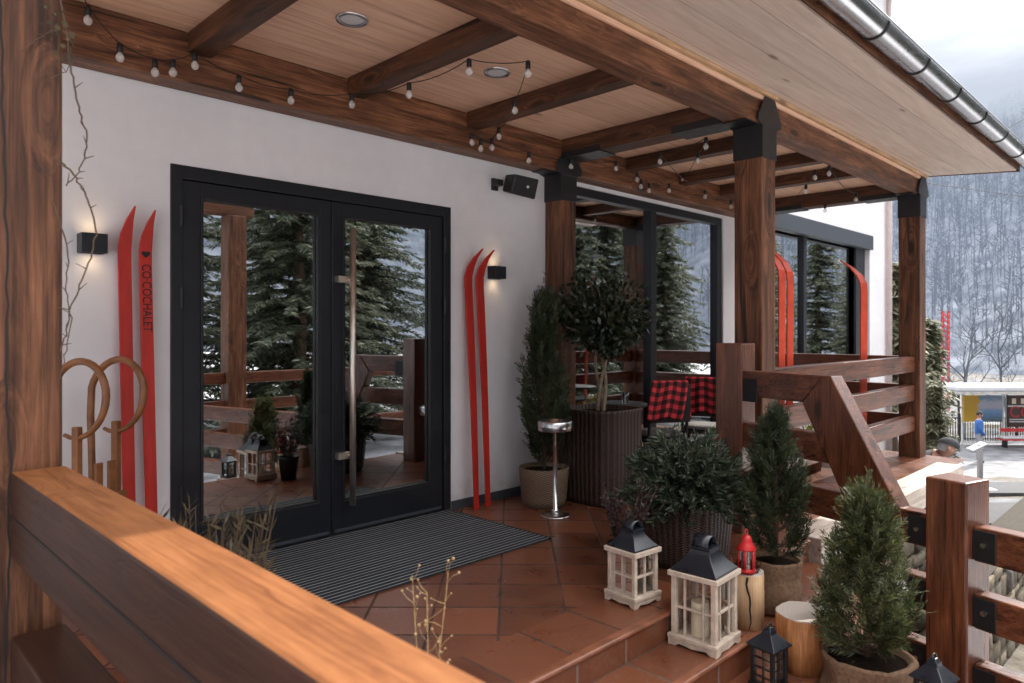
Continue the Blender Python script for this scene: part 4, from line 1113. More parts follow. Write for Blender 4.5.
# ------------------------------------------------------------------ lanterns
def white_lantern(loc, w, h, rz, lab, candle=None):
    t = thing('lantern', lab, 'lantern', loc, 'white wooden lanterns with dark roofs on the steps')
    x, y, z = loc; M = rotz(rz, loc); a = w/2
    m = MB()
    e = .03*w/.26; ov = a+.014
    m.box(x-ov, x+ov, y-ov, y+ov, z+.035, z+.055, M)                         # bottom board
    for s in (-1, 1):                                                        # scalloped skirts
        prof = [(-ov, z+.035), (-ov, z), (-ov*.72, z), (-ov*.58, z+.014), (-ov*.25, z+.010), (0, z+.006), (ov*.25, z+.010), (ov*.58, z+.014), (ov*.72, z), (ov, z), (ov, z+.035)]
        m.prism([M @ Vector((x+u, y+s*(ov-.008)-.004, v)) for u, v in prof], M.to_3x3() @ Vector((0, .008, 0)))
        m.prism([M @ Vector((x+s*(ov-.008)-.004, y+u*.95, v)) for u, v in prof], M.to_3x3() @ Vector((.008, 0, 0)))
    zt = z+h
    for sx in (-1, 1):
        for sy in (-1, 1): m.box(x+sx*(a-e/2)-e/2, x+sx*(a-e/2)+e/2, y+sy*(a-e/2)-e/2, y+sy*(a-e/2)+e/2, z+.055, zt-.025, M)
    m.box(x-ov, x+ov, y-ov, y+ov, zt-.025, zt, M)
    m.build('frame', 'white_wood', t, .003)
    b = MB(); bw = .010; zc = z+.055+(h-.08)*.47
    for s in (-1, 1):
        yy = y+s*(a-.014); xx = x+s*(a-.014)
        b.box(x-a+e, x+a-e, yy-.006, yy+.006, zc-bw/2, zc+bw/2, M); b.box(xx-.006, xx+.006, y-a+e, y+a-e, zc-bw/2, zc+bw/2, M)
        for q in (-.42, .42) if w > .22 else (0,):
            b.box(x+q*w*.5-bw/2, x+q*w*.5+bw/2, yy-.005, yy+.005, z+.055, zt-.025, M); b.box(xx-.005, xx+.005, y+q*w*.5-bw/2, y+q*w*.5+bw/2, z+.055, zt-.025, M)
    b.build('glazing_bar', 'white_wood', t)
    g = MB(); i = a-.020
    for s in (-1, 1):
        g.add([M @ Vector(p) for p in ((x-i, y+s*i, z+.056), (x+i, y+s*i, z+.056), (x+i, y+s*i, zt-.026), (x-i, y+s*i, zt-.026))], [(0, 1, 2, 3)])
        g.add([M @ Vector(p) for p in ((x+s*i, y-i, z+.056), (x+s*i, y+i, z+.056), (x+s*i, y+i, zt-.026), (x+s*i, y-i, zt-.026))], [(0, 1, 2, 3)])
    g.build('pane', 'clear_glass', t)
    r = MB(); prof = [(a*1.02, 0.001), (a*1.02, .008)]+[(a*(.44+.56*(1-q/9)**1.55), (.012+.106*q/9)*w/.26) for q in range(10)]
    vs = []
    for rr, zz in prof:
        for sx, sy in ((-1, -1), (1, -1), (1, 1), (-1, 1)): vs.append(M @ Vector((x+sx*rr, y+sy*rr, zt+zz)))
    n = len(prof)
    r.add(vs, [(q*4+k, q*4+(k+1) % 4, q*4+4+(k+1) % 4, q*4+4+k) for q in range(n-1) for k in range(4)]+[tuple(range(4*n-4, 4*n)), (3, 2, 1, 0)])
    top = zt+prof[-1][1]
    r.box(x-a*.48, x+a*.48, y-a*.48, y+a*.48, top+.001, top+.012, M)
    r.build('roof', 'navy_metal', t, .003)
    # broad strap handle arching over the roof
    k = MB(); k.sm = True; P = []; hr = a*.42
    for q in range(15):
        an = math.pi*q/14; P.append(M @ Vector((x-hr*math.cos(an)*1.0, y, top+.010+hr*1.05*math.sin(an))))
    k.flat(P, a*.72, .004, M.to_3x3() @ Vector((0, 1, 0))); k.build('handle', 'navy_metal', t)
    if candle:
        for (dx, dy, ch, cr) in candle:
            c = M @ Vector((x+dx, y+dy, z+.0555))
            ct = thing('candle', 'ivory pillar candle inside the big white lantern' if cr > .03 else 'short cream candle in the small white lantern', 'candle', c)
            q = MB(); q.sm = True; q.lathe([(cr*.98, c.z), (cr, c.z+.004), (cr, c.z+ch-.006), (cr*.93, c.z+ch), (cr*.6, c.z+ch-.006), (1e-4, c.z+ch-.008)], 24, c); q.build('wax', 'candle_wax', ct)
            q = MB(); q.tube([(c.x, c.y, c.z+ch-.008), (c.x+.001, c.y, c.z+ch+.008)], .0012, 5); q.build('wick', 'black_paint', ct)
white_lantern((3.225, -2.48, -.15), .242, .372, R(3), 'larger white wooden lantern with broad handle on the second step', [(-.045, .0, .17, .045)])
white_lantern((3.115, -2.12, 0), .188, .285, R(-5), 'smaller white wooden lantern with dark roof on the terrace edge', [(0, 0, .07, .028)])

def black_lantern(loc, w, h, rz, lab, grid=True):
    t = thing('lantern', lab, 'lantern')
    t.location = loc; x, y, z = loc; M = rotz(rz, loc); a = w/2
    m = MB(); e = .018
    m.box(x-a-.008, x+a+.008, y-a-.008, y+a+.008, z, z+.018, M)
    for sx in (-1, 1):
        for sy in (-1, 1): m.box(x+sx*(a-e/2)-e/2, x+sx*(a-e/2)+e/2, y+sy*(a-e/2)-e/2, y+sy*(a-e/2)+e/2, z+.018, z+h, M)
    m.box(x-a, x+a, y-a, y+a, z+h-.001, z+h+.014, M)
    b = .005
    for s in (-1, 1):
        for f in (.27, .5, .75):
            m.box(x-a+e, x+a-e, y+s*(a-.008)-b/2, y+s*(a-.008)+b/2, z+h*f, z+h*f+b, M); m.box(x+s*(a-.008)-b/2, x+s*(a-.008)+b/2, y-a+e, y+a-e, z+h*f, z+h*f+b, M)
        m.box(x-b/2, x+b/2, y+s*(a-.008)-b/2, y+s*(a-.008)+b/2, z+.018, z+h, M); m.box(x+s*(a-.008)-b/2, x+s*(a-.008)+b/2, y-b/2, y+b/2, z+.018, z+h, M)
    m.build('frame', 'black_metal', t, .002)
    g = MB(); i = a-.014
    for s in (-1, 1):
        g.add([M @ Vector(p) for p in ((x-i, y+s*i, z+.019), (x+i, y+s*i, z+.019), (x+i, y+s*i, z+h-.002), (x-i, y+s*i, z+h-.002))], [(0, 1, 2, 3)])
        g.add([M @ Vector(p) for p in ((x+s*i, y-i, z+.019), (x+s*i, y+i, z+.019), (x+s*i, y+i, z+h-.002), (x+s*i, y-i, z+h-.002))], [(0, 1, 2, 3)])
    g.build('pane', 'clear_glass', t)
    r = MB(); vs = []; prof = [(a*1.28, z+h+.014), (a*1.22, z+h+.020), (a*.42, z+h+.070), (a*.36, z+h+.085), (a*.20, z+h+.10)]
    for rr, zz in prof:
        for sx, sy in ((-1, -1), (1, -1), (1, 1), (-1, 1)): vs.append(M @ Vector((x+sx*rr, y+sy*rr, zz)))
    n = len(prof); r.add(vs, [(q*4+k, q*4+(k+1) % 4, q*4+4+(k+1) % 4, q*4+4+k) for q in range(n-1) for k in range(4)]+[tuple(range(4*n-4, 4*n)), (3, 2, 1, 0)])
    r.build('roof', 'navy_metal', t, .003)
    k = MB(); k.sm = True; k.tube([M @ Vector((x-.022*math.cos(math.pi*q/8), y, z+h+.092+.024*math.sin(math.pi*q/8))) for q in range(9)], .0035, 6); k.build('handle', 'navy_metal', t)
    c = Vector((x, y, z+.019)); q = MB(); q.sm = True
    ct = thing('candle', 'cream candle behind the grid of the small black lantern ' + ('near the stump' if w > .12 else 'by the lower post'), 'candle', c)
    q.lathe([(a*.55, c.z), (a*.55, c.z+h*.66), (1e-4, c.z+h*.655)], 24, c); q.build('wax', 'candle_wax', ct)
    q = MB(); q.tube([(c.x, c.y, c.z+h*.655), (c.x, c.y, c.z+h*.655+.014)], .0012, 5); q.build('wick', 'black_paint', ct)
black_lantern((3.33, -2.77, -.30), .125, .185, R(-8), 'small black lantern with gridded panes on the third step before the stump')

# logs
def log(loc, r, h, mat, lab, seed, split=False):
    random.seed(seed); t = thing('log_stump', lab, 'log', loc); n = 40
    ph = [U(0, 6.28) for _ in range(4)]
    w = lambda a, z: 1+.05*math.sin(2*a+ph[0])+.03*math.sin(5*a+ph[1])+.012*math.sin(13*a+ph[2])
    m = MB(); m.sm = True
    m.lathe([(r, loc[2]), (r*1.01, loc[2]+h*.5), (r*.985, loc[2]+h-.004)], n, loc, w); m.build('trunk_section', mat, t)
    m = MB(); m.lathe([(r*.985, loc[2]+h-.004), (r*.97, loc[2]+h+.001), (r*.5, loc[2]+h+.0015), (1e-4, loc[2]+h+.002)], n, loc, w)
    m.f.pop(n*3) if False else None
    o = m.build('cut_face', 'log_end', t)
    if split:
        k = MB(); a0 = R(225-12); P = []
        for i in range(9):
            u = i/8; a = a0+.10*math.sin(u*5)+.05*math.sin(u*13); rr = r*1.012*w(a, 0)
            P.append((loc[0]+rr*math.cos(a), loc[1]+rr*math.sin(a), loc[2]+.01+u*(h-.02)))
        k.tube(P, [.0015, .003, .004, .0045, .005, .005, .006, .006, .007], 6); k.build('split', 'black_paint', t)
    return t
log((3.59, -2.525, -.15), .090, .290, 'log_split', 'upright split log with a long crack, pine cones on top', 2, True)
log((3.66, -2.80, -.30), .14, .275, 'log_bark', 'squat round stump with pale cut top beside the lower conifer', 3)
log((3.38, -3.47, -.60), .13, .38, 'log_bark', 'log at the foot of the lower post under a dark lantern', 5)
black_lantern((3.38, -3.47, -.217), .115, .165, R(-10), 'dark lantern with pitched roof in front of the lower post')
# cones and dry leaves on the log
random.seed(4)
def cone(c, s):
    t = thing('pine_cone', 'brown pine cone lying among dry leaves on the split log', 'pine cone', c, 'pine cones on top of the split log')
    m = MB(); rot = Euler((U(0, 3), U(0, 3), U(0, 3))).to_matrix(); C0 = Vector(c)
    for i in range(46):
        u = i/45; a = i*2.4; rr = s*.5*math.sin(math.pi*(.12+.86*u))
        p = Vector((math.cos(a)*rr*.55, math.sin(a)*rr*.55, (u-.5)*s*1.3)); d = Vector((math.cos(a), math.sin(a), .5))
        w = Vector((-math.sin(a), math.cos(a), 0))
        q = [p-w*s*.12, p+w*s*.12, p+d*s*.24+w*s*.10, p+d*s*.24-w*s*.10]
        m.add([C0+rot @ x for x in q], [(0, 1, 2, 3)])
    m.build('scales', 'cone_scale', t)
for i in range(6):
    a = i*1.05+.4; rr = .065 if i else .02
    cone((3.59+math.cos(a)*rr, -2.525+math.sin(a)*rr*.9, .140+.02), .036)
m = MB()
for i in range(60):
    a = U(0, 6.28); rr = U(0, .085); p = Vector((3.59+math.cos(a)*rr, -2.525+math.sin(a)*rr, .144+U(0, .02)))
    leafquad(m, p, rv()+Vector((0, 0, .2)), rv(), U(.02, .04), U(.006, .012))
tag(m.build('dry_leaves', 'dry_leaf'), 'brown dry leaves heaped on the split log', 'dry leaves', kind='stuff')
# red lantern
c = (3.545, -2.545, .150)
t = thing('red_lantern', 'small bright red metal lantern with domed top on the split log', 'lantern', c)
x, y, z = c; rr = .044
m = MB(); m.sm = True
m.lathe([(rr*1.08, z), (rr*1.08, z+.016), (rr*.9, z+.02)], 24, c)
for k in range(6):
    a = math.pi*k/3+.3; m.box(-.007, .007, -.003, .003, .018, .118, Matrix.Translation((x+rr*math.cos(a), y+rr*math.sin(a), z)) @ Matrix.Rotation(a+math.pi/2, 4, 'Z'))
m.lathe([(rr*1.12, z+.116), (rr*1.12, z+.124), (rr*.72, z+.150), (rr*.66, z+.155), (rr*.62, z+.172), (rr*.45, z+.186), (rr*.2, z+.194), (1e-4, z+.196)], 24, c)
m.build('body', 'red_lantern_paint', t)
m = MB(); m.sm = True; m.lathe([(rr*.86, z+.02), (rr*.86, z+.116)], 24, c); m.f.pop(); m.f.pop(); m.m = m.m[:-2]; m.smooth = m.smooth[:-2]; m.build('glass_cylinder', 'clear_glass', t)
m = MB(); m.sm = True; m.tube([(x+.015*math.cos(2*math.pi*q/14), y+.0, z+.208+.015*math.sin(2*math.pi*q/14)) for q in range(15)], .0025, 6, False); m.build('handle', 'red_lantern_paint', t)

# ------------------------------------------------------------------ chairs, table, blankets
def chair_at(loc, rz, lab, cushion=True):
    t = thing('chair', lab, 'chair', (0, 0, 0), 'black chairs by the window')
    for sx in (-1, 1):
        m = MB(); m.tube([(sx*.19, -.19, 0), (sx*.185, -.185, .43)], .015, 8); m.build('leg', 'chair_black', t)
        m = MB(); m.tube([(sx*.19, .23, 0), (sx*.185, .20, .43), (sx*.185, .25, .935)], .015, 8); m.build('leg', 'chair_black', t)
    MB().box(-.22, .22, -.21, .22, .42, .45).build('seat', 'chair_black', t, .01)
    if cushion:
        m = MB(); m.sm = True; m.lathe([(.12, .451), (.195, .462), (.205, .48), (.19, .497), (.1, .502), (1e-4, .498)], 28, (0, 0), sq=4); m.build('cushion', 'cushion_grey', t)
    m = MB(); m.box(-.20, .20, .232, .262, .60, .945); m.build('backrest', 'chair_black', t, .012)
    t.location = loc; t.rotation_euler.z = rz
    return t
def blanket(chair_loc, rz, lab, w=.36, seed=1, skew=.0):
    random.seed(seed)
    M = Matrix.Translation(chair_loc) @ Matrix.Rotation(rz, 4, 'Z')
    nu, nv = 18, 30; m = MB(); m.sm = True; vs = []; us = []
    La, Lb = .36, .30
    for i in range(nu+1):
        u = i/nu-.5
        for j in range(nv+1):
            s = -La+(La+Lb+.05)*j/nv
            if s < -.025: y, z = .222-.012*(1+math.sin(u*17))*min(1, -s*4)-.02*min(1, -s*3), .96+s+.025
            elif s < .025: a = math.pi*(s+.025)/.05; y, z = .247-math.cos(a)*.025, .96+math.sin(a)*.016
            else: y, z = .272+.014*(1+math.sin(u*15+1))*min(1, (s-.025)*4), .96-(s-.025)
            vs.append(M @ Vector((u*w*(1+.06*math.sin(s*8))+skew*s, y, z+.012*math.sin(u*9+2)*(1 if abs(s) > .03 else 0)))); us.append((u*w+.3, s+.6))
    m.add(vs, [(i*(nv+1)+j, (i+1)*(nv+1)+j, (i+1)*(nv+1)+j+1, i*(nv+1)+j+1) for i in range(nu) for j in range(nv)], us)
    o = m.build('blanket', 'plaid_wool')
    sd = o.modifiers.new('thick', 'SOLIDIFY'); sd.thickness = .008; sd.offset = 0
    tag(o, lab, 'blanket', 'red and black plaid blankets over chair backs')
CH = [((5.62, -.62, 0), R(150), 'black chair with a grey cushion under the left plaid blanket'), ((6.34, -.70, 0), R(112), 'black chair with a grey cushion under the right plaid blanket')]
for l, r_, lab in CH: chair_at(l, r_, lab)
blanket(CH[0][0], CH[0][1], 'red and black plaid blanket over the left chair back', .34, 1, .22)
blanket(CH[1][0], CH[1][1], 'red and black plaid blanket over the right chair back beside the newel', .30, 2)
t = thing('bistro_table', 'small dark round bistro table between the planter and the chairs', 'table', (5.45, -.30, 0))
def table(t, c):
    m = MB(); m.sm = True; m.lathe([(.26, .715), (.27, .72), (.27, .738), (.26, .742), (1e-4, .742)], 36, c); m.build('top', 'chair_black', t)
    m = MB(); m.sm = True; m.lathe([(.20, 0), (.20, .012), (.03, .03), (.025, .05), (.022, .715)], 28, c); m.build('pedestal', 'chair_black', t)
table(t, (5.45, -.30))
t = thing('bistro_table', 'dark round bistro table in front of the right plaid blanket', 'table', (6.75, -1.2, 0)); table(t, (6.75, -1.2))
for (x, y, lab) in ((5.42, -.40, 'clear drinking glass on the small round table nearest the planter'), (6.70, -1.26, 'clear drinking glass on the round table before the right blanket')):
    m = MB(); m.sm = True; m.lathe([(.026, .743), (.034, .85), (.031, .85), (.023, .752), (1e-4, .751)], 20, (x, y)); tag(m.build('drinking_glass', 'clear_glass'), lab, 'glass')
# seats indoors, dim behind the glass
chair_at((5.6, 1.3, 0), R(160), 'dim black chair indoors behind the left window pane', False)
chair_at((7.2, 1.5, 0), R(200), 'dim black chair indoors behind the right window pane', False)

# ------------------------------------------------------------------ trees
def spruce_meshes(seed, ht=13.0, rad=3.2, dens=1.0, z0=.07):
    random.seed(seed); f = MB(); b = MB(); b.sm = True
    b.tube([(0, 0, -.3), (.05, .02, ht*.3), (-.04, .05, ht*.65), (0, 0, ht)], [.24, .18, .10, .015], 9)
    z = ht*z0
    while z < ht*.985:
        u = z/ht; L0 = rad*(1-u)**.8+.12
        for k in range(int(7*dens) if u < .8 else 6):
            a = U(0, 6.283); L = L0*U(.65, 1.12)
            out = Vector((math.cos(a), math.sin(a), 0)); sd = Vector((-out.y, out.x, 0))
            P = [Vector((0, 0, z+U(-.1, .1)))+out*L*s+Vector((0, 0, L*(.10*s-.42*s*s+.16*s**3))) for s in (0, .25, .5, .75, 1)]
            b.tube(P, [.035*(1-u)+.006, .025*(1-u)+.005, .012, .008, .003], 4, False)
            n = max(7, int(L*13))
            for j in range(n):
                s = (j+.5)/n; i0 = min(3, int(s*4)); p = P[i0].lerp(P[i0+1], s*4-i0)
                for q in (-1, 1):
                    for w in range(3):
                        d = (out*.7+sd*q*U(.5, 1.1)+Vector((0, 0, U(-.75, -.05)))).normalized()
                        leafquad(f, p+rv()*.05, d, Vector((0, 0, 1))+rv()*.7, U(.16, .40)*(1-.25*s), U(.018, .036))
        z += U(.20, .36)*(1.15-.5*u)*(1 if ht > 8 else .6)
    return f, b
sp = thing('spruce_tree', 'dark drooping spruce across the path, mirrored in the door glass', 'tree', (0, 0, 0), 'spruces across the path')
f, b = spruce_meshes(1); b.build('trunk', 'bark', sp); f.build('crown', 'spruce_leaf', sp)
SPOTS = [(5.2, -14.0, 1.0, 0), (8.6, -12.6, 1.15, 1), (12.0, -15.0, 1.1, 2.2), (15.5, -13.2, .95, 3.1), (19.5, -11.5, 1.0, 4), (24, -12.5, 1.15, 5), (29, -10.5, .95, .6), (2.0, -16, 1.1, 2.7), (34, -13, 1.1, 1.4), (39, -10, .9, 2), (7.0, -17, 1.2, 1.1), (10.4, -18, 1.25, 2.9), (14, -18.5, 1.2, .3), (17.6, -16.5, 1.15, 3.6), (22, -16, 1.2, 5.2), (26.5, -15.5, 1.1, 1.9), (37, -14.5, 1.3, .9), (43, -13.5, 1.3, 2.2), (49, -13, 1.3, 4.1), (17.2, -10.8, .8, 5), (21.8, -10.6, .75, .4)]
SL = ['spruce tallest behind the timber pergola', 'spruce left of the door handle in the reflection', 'spruce in the right door pane reflection', 'spruce reflected between the two door panes and the window', 'spruce reflected in the left pane of the big window', 'spruce reflected in the right pane of the big window', 'spruce reflected beside the terrace window frame', 'spruce furthest left across the path', 'spruce reflected in the far window pane', 'small spruce at the far end of the path']+['spruce in the second row, behind the %s one of the front row' % w for w in ('first', 'second', 'third', 'fourth', 'fifth', 'sixth')]+['tall spruce left in the far window reflection', 'tall spruce middle in the far window reflection', 'tall spruce right in the far window reflection', 'short spruce close to the path, left of the window mullion', 'short spruce close to the path, right of the window mullion']
for i, (x, y, s, r_) in enumerate(SPOTS):
    o = sp if i == 0 else dup(sp)
    s *= .78; o.location = (x, y+1.0, gh(x, y)-.1); o.rotation_euler.z = r_; o.scale = (s, s, s); o['label'] = SL[i]
pn = thing('young_pine', 'pale green young pine just right of the far corner post', 'tree', (0, 0, 0), 'young pale pines beyond the terrace')
f, b = spruce_meshes(6, 4.4, .95, .9, .42)
f.v = [(x, y, z) for x, y, z in f.v]; b.build('trunk', 'bark', pn); f.build('crown', 'pale_pine', pn)
for i, (px, s, h_, lab) in enumerate(((934, 14.5, .58, 'pale green young pine just right of the far corner post'), (889, 15.6, 1.22, 'pale pine seen between the building corner and the far post'), (925, 19, 1.1, 'pale pine standing behind the far corner post'))):
    p = vp(s, (px-512)/F*s, 0); o = pn if i == 0 else dup(pn); o.location = (p.x, p.y, gh(p.x, p.y)-.1); o.scale = (h_, h_, h_); o.rotation_euler.z = i*2; o['label'] = lab
# bare young trees near the shelter
def bare_tree(seed, h):
    random.seed(seed); m = MB(); m.sm = True
    def grow(p, d, L, r, lev):
        P = [p]; n = 5
        for i in range(n): d = (d+rv()*.16+Vector((0, 0, .04))).normalized(); P.append(P[-1]+d*L/n)
        m.tube(P, [r*(1-.6*i/n) for i in range(n+1)], 5 if lev < 2 else 3, False)
        if lev < 3:
            for i in range(2, n+1):
                for k in range(2 if lev < 2 else 1): grow(P[i], (d+rv()*.85).normalized(), L*U(.4, .62), r*.45, lev+1)
    grow(Vector((0, 0, -.2)), Vector((U(-.1, .1), U(-.1, .1), 1)), h*.6, h*.012, 0)
    return m
for i, (px, s, h_, lab) in enumerate(((962, 30, 6, 'bare leafless tree rising behind the bus shelter roof'), (1008, 33, 6.5, 'bare leafless tree behind the right end of the shelter'), (943, 25, 3.0, 'thin bare sapling leaning by the street fence'))):
    p = vp(s, (px-512)/F*s, 0); o = thing('bare_tree', lab, 'tree', (p.x, p.y, gh(p.x, p.y)), 'bare trees by the bus shelter')
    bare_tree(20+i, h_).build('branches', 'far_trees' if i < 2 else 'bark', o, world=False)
# wooded hillside: one mass
def forest():
    random.seed(31); m = MB()
    for i in range(9500):
        d = random.random()**.7
        x = 90+d*150; y = U(-60, 75)
        if i % 5 == 0: y = U(-150, -70)
        z = gh(x, y)-.3; h = U(4, 8.5); w = U(.045, .10); a = U(-.5, .5)
        lean = Vector((U(-.6, .6), U(-.6, .6), h)); p = Vector((x, y, z)); s = Vector((math.sin(a)*.5, -1, 0)).normalized()
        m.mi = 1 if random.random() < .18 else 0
        m.add([p-s*w, p+s*w, p+lean*.6+s*w*.6, p+lean*.6-s*w*.6, p+lean+s*.03, p+lean-s*.03], [(0, 1, 2, 3), (3, 2, 4, 5)])
        for k in range(13):
            q = p+lean*U(.25, .95); e = q+Vector((U(-1, 1), U(-1.6, 1.6), U(.1, 1.7))); ww = Vector((0, U(-.1, .1), w*.55))
            m.add([q-ww, q+ww, e], [(0, 1, 2)])
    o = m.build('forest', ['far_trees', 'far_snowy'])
    tag(o, 'bare hazy winter forest covering the distant hillside', 'forest', kind='stuff')
forest()

# ------------------------------------------------------------------ timber shelter behind the viewer, mirrored in the door
t = thing('timber_pergola', 'brown timber pergola with railing across the path, mirrored in the door', 'pergola', (5, -7, -1.5))
gz = gh(3, -7)
for (x, y) in ((4.63, -6.2), (-.6, -6.2), (4.63, -8.8), (-.6, -8.8)): MB().box(x-.14, x+.14, y-.14, y+.14, gz-.2, 3.15).build('post', 'timber_z', t, .01)
for y in (-6.2, -8.8): MB().box(-1.2, 4.9, y-.11, y+.11, 3.151, 3.37).build('beam', 'timber_x', t, .01)
for i in range(7): MB().box(-1.0+.9*i, -.88+.9*i, -9.1, -5.9, 3.371, 3.50).build('crossbeam', 'rafter_y', t, .006)
for z in (.62, .20, -.22): MB().box(-.45, 4.48, -6.25, -6.15, z, z+.17).build('rail', 'rail_x', t, .008)
for z in (.62, .20, -.22): MB().box(4.78, 9.0, -6.25, -6.15, z, z+.17).build('rail', 'rail_x', t, .008)
MB().box(9.0, 9.22, -6.32, -6.10, gz-.2, .95).build('rail_post', 'rail_z', t, .01)

# ------------------------------------------------------------------ street scene
SZ = 27.0; k = SZ/F; gx = vp(SZ, 17.5, 0); GZ = gh(gx.x, gx.y)
def sp_(px, dz=0.0, h=0.0): return vp(SZ+dz, (px-512)*k, GZ+h)
bs = thing('bus_shelter', 'snow covered glass bus shelter with two advertising posters across the street', 'bus shelter', sp_(985, .8))
MR = Matrix((( rt.x, fw.x, 0, 0), (rt.y, fw.y, 0, 0), (0, 0, 1, 0), (0, 0, 0, 1)))
def sbox(mb, px0, px1, d0, d1, h0, h1):
    o = sp_(512, 0, 0); M = Matrix.Translation((o.x, o.y, o.z)) @ MR; kk = (SZ+(d0+d1)/2)/F
    return mb.box((px0-512)*kk, (px1-512)*kk, d0, d1, h0, h1, M)
HR = 2.30
m = MB(); sbox(m, 944, 1075, -.2, 1.7, HR, HR+.10); m.build('roof', 'concrete', bs)
m = MB(); sbox(m, 943.5, 1075.5, -.22, 1.72, HR+.101, HR+.30); m.build('snow_layer', 'snow', bs, .06)
for px in (958, 961.5, 1002, 1006, 1050, 1074):
    m = MB(); sbox(m, px, px+1.4, 1.45, 1.50, .0, HR); m.build('post', 'white_paint', bs)
for px in (958, 1074):
    m = MB(); sbox(m, px, px+1.4, .0, .06, .0, HR); m.build('post', 'anthracite', bs)
m = MB(); sbox(m, 963, 1050, 1.52, 1.53, .35, HR-.15); m.build('pane', 'clear_glass', bs)
def poster(px0, px1, h0, h1, kind, lab):
    o = sp_(px0); t = bs
    q = MB(); sbox(q, px0, px1, 1.36, 1.44, h0, h1); po = q.build('poster', kind, bs); po['label'] = lab; return po
def pmat(name, stops, axis=0, vert=None):
    m, nt, b = newmat(name)
    tc = nt.nodes.new('ShaderNodeTexCoord'); sx = nt.nodes.new('ShaderNodeSeparateXYZ'); lk(nt, tc.outputs['Generated'], sx.inputs[0])
    n = noise(nt, coords(nt, 'Generated', (3, 3, 6)), 2.2, 4)
    v = math_(nt, 'ADD', sx.outputs[axis], math_(nt, 'MULTIPLY_ADD', n, .30, -.15))
    c = ramp(nt, v, stops)
    if vert:
        c2 = ramp(nt, math_(nt, 'ADD', sx.outputs[2], math_(nt, 'MULTIPLY_ADD', n, .35, -.17)), vert)
        c = mix(nt, ramp(nt, v, [(.34, (0, 0, 0)), (.40, (1, 1, 1))]), c, c2)
    lk(nt, c, b.inputs['Base Color']); b.inputs['Roughness'].default_value = .4
pmat('poster_view', [(0, (.62, .36, .03)), (1, (.62, .36, .03))], 0, [(.0, (.10, .12, .10)), (.22, (.10, .22, .40)), (.42, (.18, .33, .55)), (.55, (.50, .46, .55)), (.75, (.45, .50, .58)), (.9, (.20, .28, .40))])
plain('poster_brown', (.065, .030, .028), .4, var=.4, scale=2.5)
poster(963.2, 1001.5, 1.06, 2.12, 'poster_view', 'yellow and blue landscape poster')
pb = poster(1007.5, 1049, .86, 2.12, 'poster_brown', 'dark brown poster with large red letters')
o = vp(SZ+1.345, (1009-512)*(SZ+1.345)/F, GZ+1.44); lettering('COF', 'lettering', .62, o, (R(90), 0, R(-45)), 'red_lantern_paint', pb, .004)
for i in range(2):
    m = MB(); sbox(m, 1009.5, 1042, 1.352, 1.358, 1.14-.09*i, 1.175-.09*i); m.build('text_line', 'white_paint', pb)
m = MB(); sbox(m, 1007.8, 1048, 1.352, 1.358, 1.66, 1.72); m.build('text_line', 'white_paint', pb)
m = MB()
for j in range(3): sbox(m, 1012+9*j, 1016+9*j, 1.353, 1.358, 1.78, 2.0)
m.build('picture', 'candle_wax', pb)
bn = thing('bench', 'red bench with a layer of snow in front of the brown poster', 'bench', sp_(1020, .6))
m = MB(); sbox(m, 1000, 1050, .5, .95, .44, .49); m.build('seat', 'red_lantern_paint', bn)
m = MB(); sbox(m, 1000.2, 1049.8, .52, .93, .491, .58); m.build('snow_layer', 'snow', bn, .03)
for px in (1004, 1046):
    m = MB(); sbox(m, px, px+1.5, .6, .85, 0, .44); m.build('leg', 'black_metal', bn)
m = MB(); sbox(m, 1000, 1050, .97, 1.0, .72, .86); m.build('backrest', 'red_lantern_paint', bn)
fc = thing('street_fence', 'thin black metal bar fence beside the bus shelter', 'fence', sp_(950, 3))
m = MB()
for h in (.18, 1.05): sbox(m, 900, 1110, 2.5, 2.54, h, h+.05)
m.build('rail', 'black_metal', fc)
m = MB()
for i in range(84): sbox(m, 900+i*2.5, 900.8+i*2.5, 2.505, 2.535, .05, 1.1)
m.build('bars', 'black_metal', fc)['kind'] = 'stuff'
for px in (900, 958, 1016, 1074):
    m = MB(); sbox(m, px, px+2, 2.48, 2.56, 0, 1.25); m.build('post', 'black_metal', fc)
m = MB(); sbox(m, 860, 1130, -5.2, 3.8, -.1, .14); tag(m.build('pavement', 'slush', bevel=.03), kind='structure')
# info pedestal
p = vp(17, (980-512)/F*17, 0); pz = gh(p.x, p.y)
t = thing('sign_pedestal', 'slim steel pedestal with a sloping plate by the roadside', 'sign', (p.x, p.y, pz))
M = Matrix.Translation((p.x, p.y, pz)) @ MR
m = MB(); m.box(-.045, .045, -.045, .045, .0, 1.18, M); m.build('pole', 'zinc', t); m = MB(); m.box(-.22, .40, -.2, .2, -.02, .10, M); m.build('base', 'snow', t)
m = MB(); m.add([M @ Vector(q) for q in ((-.25, -.14, 1.05), (.10, -.14, 1.22), (.10, .14, 1.24), (-.25, .14, 1.07), (-.25, -.14, 1.03), (.10, -.14, 1.20), (.10, .14, 1.22), (-.25, .14, 1.05))], [(0, 1, 2, 3), (7, 6, 5, 4), (0, 4, 5, 1), (1, 5, 6, 2), (2, 6, 7, 3), (3, 7, 4, 0)]); m.build('plate', 'aluminium', t)
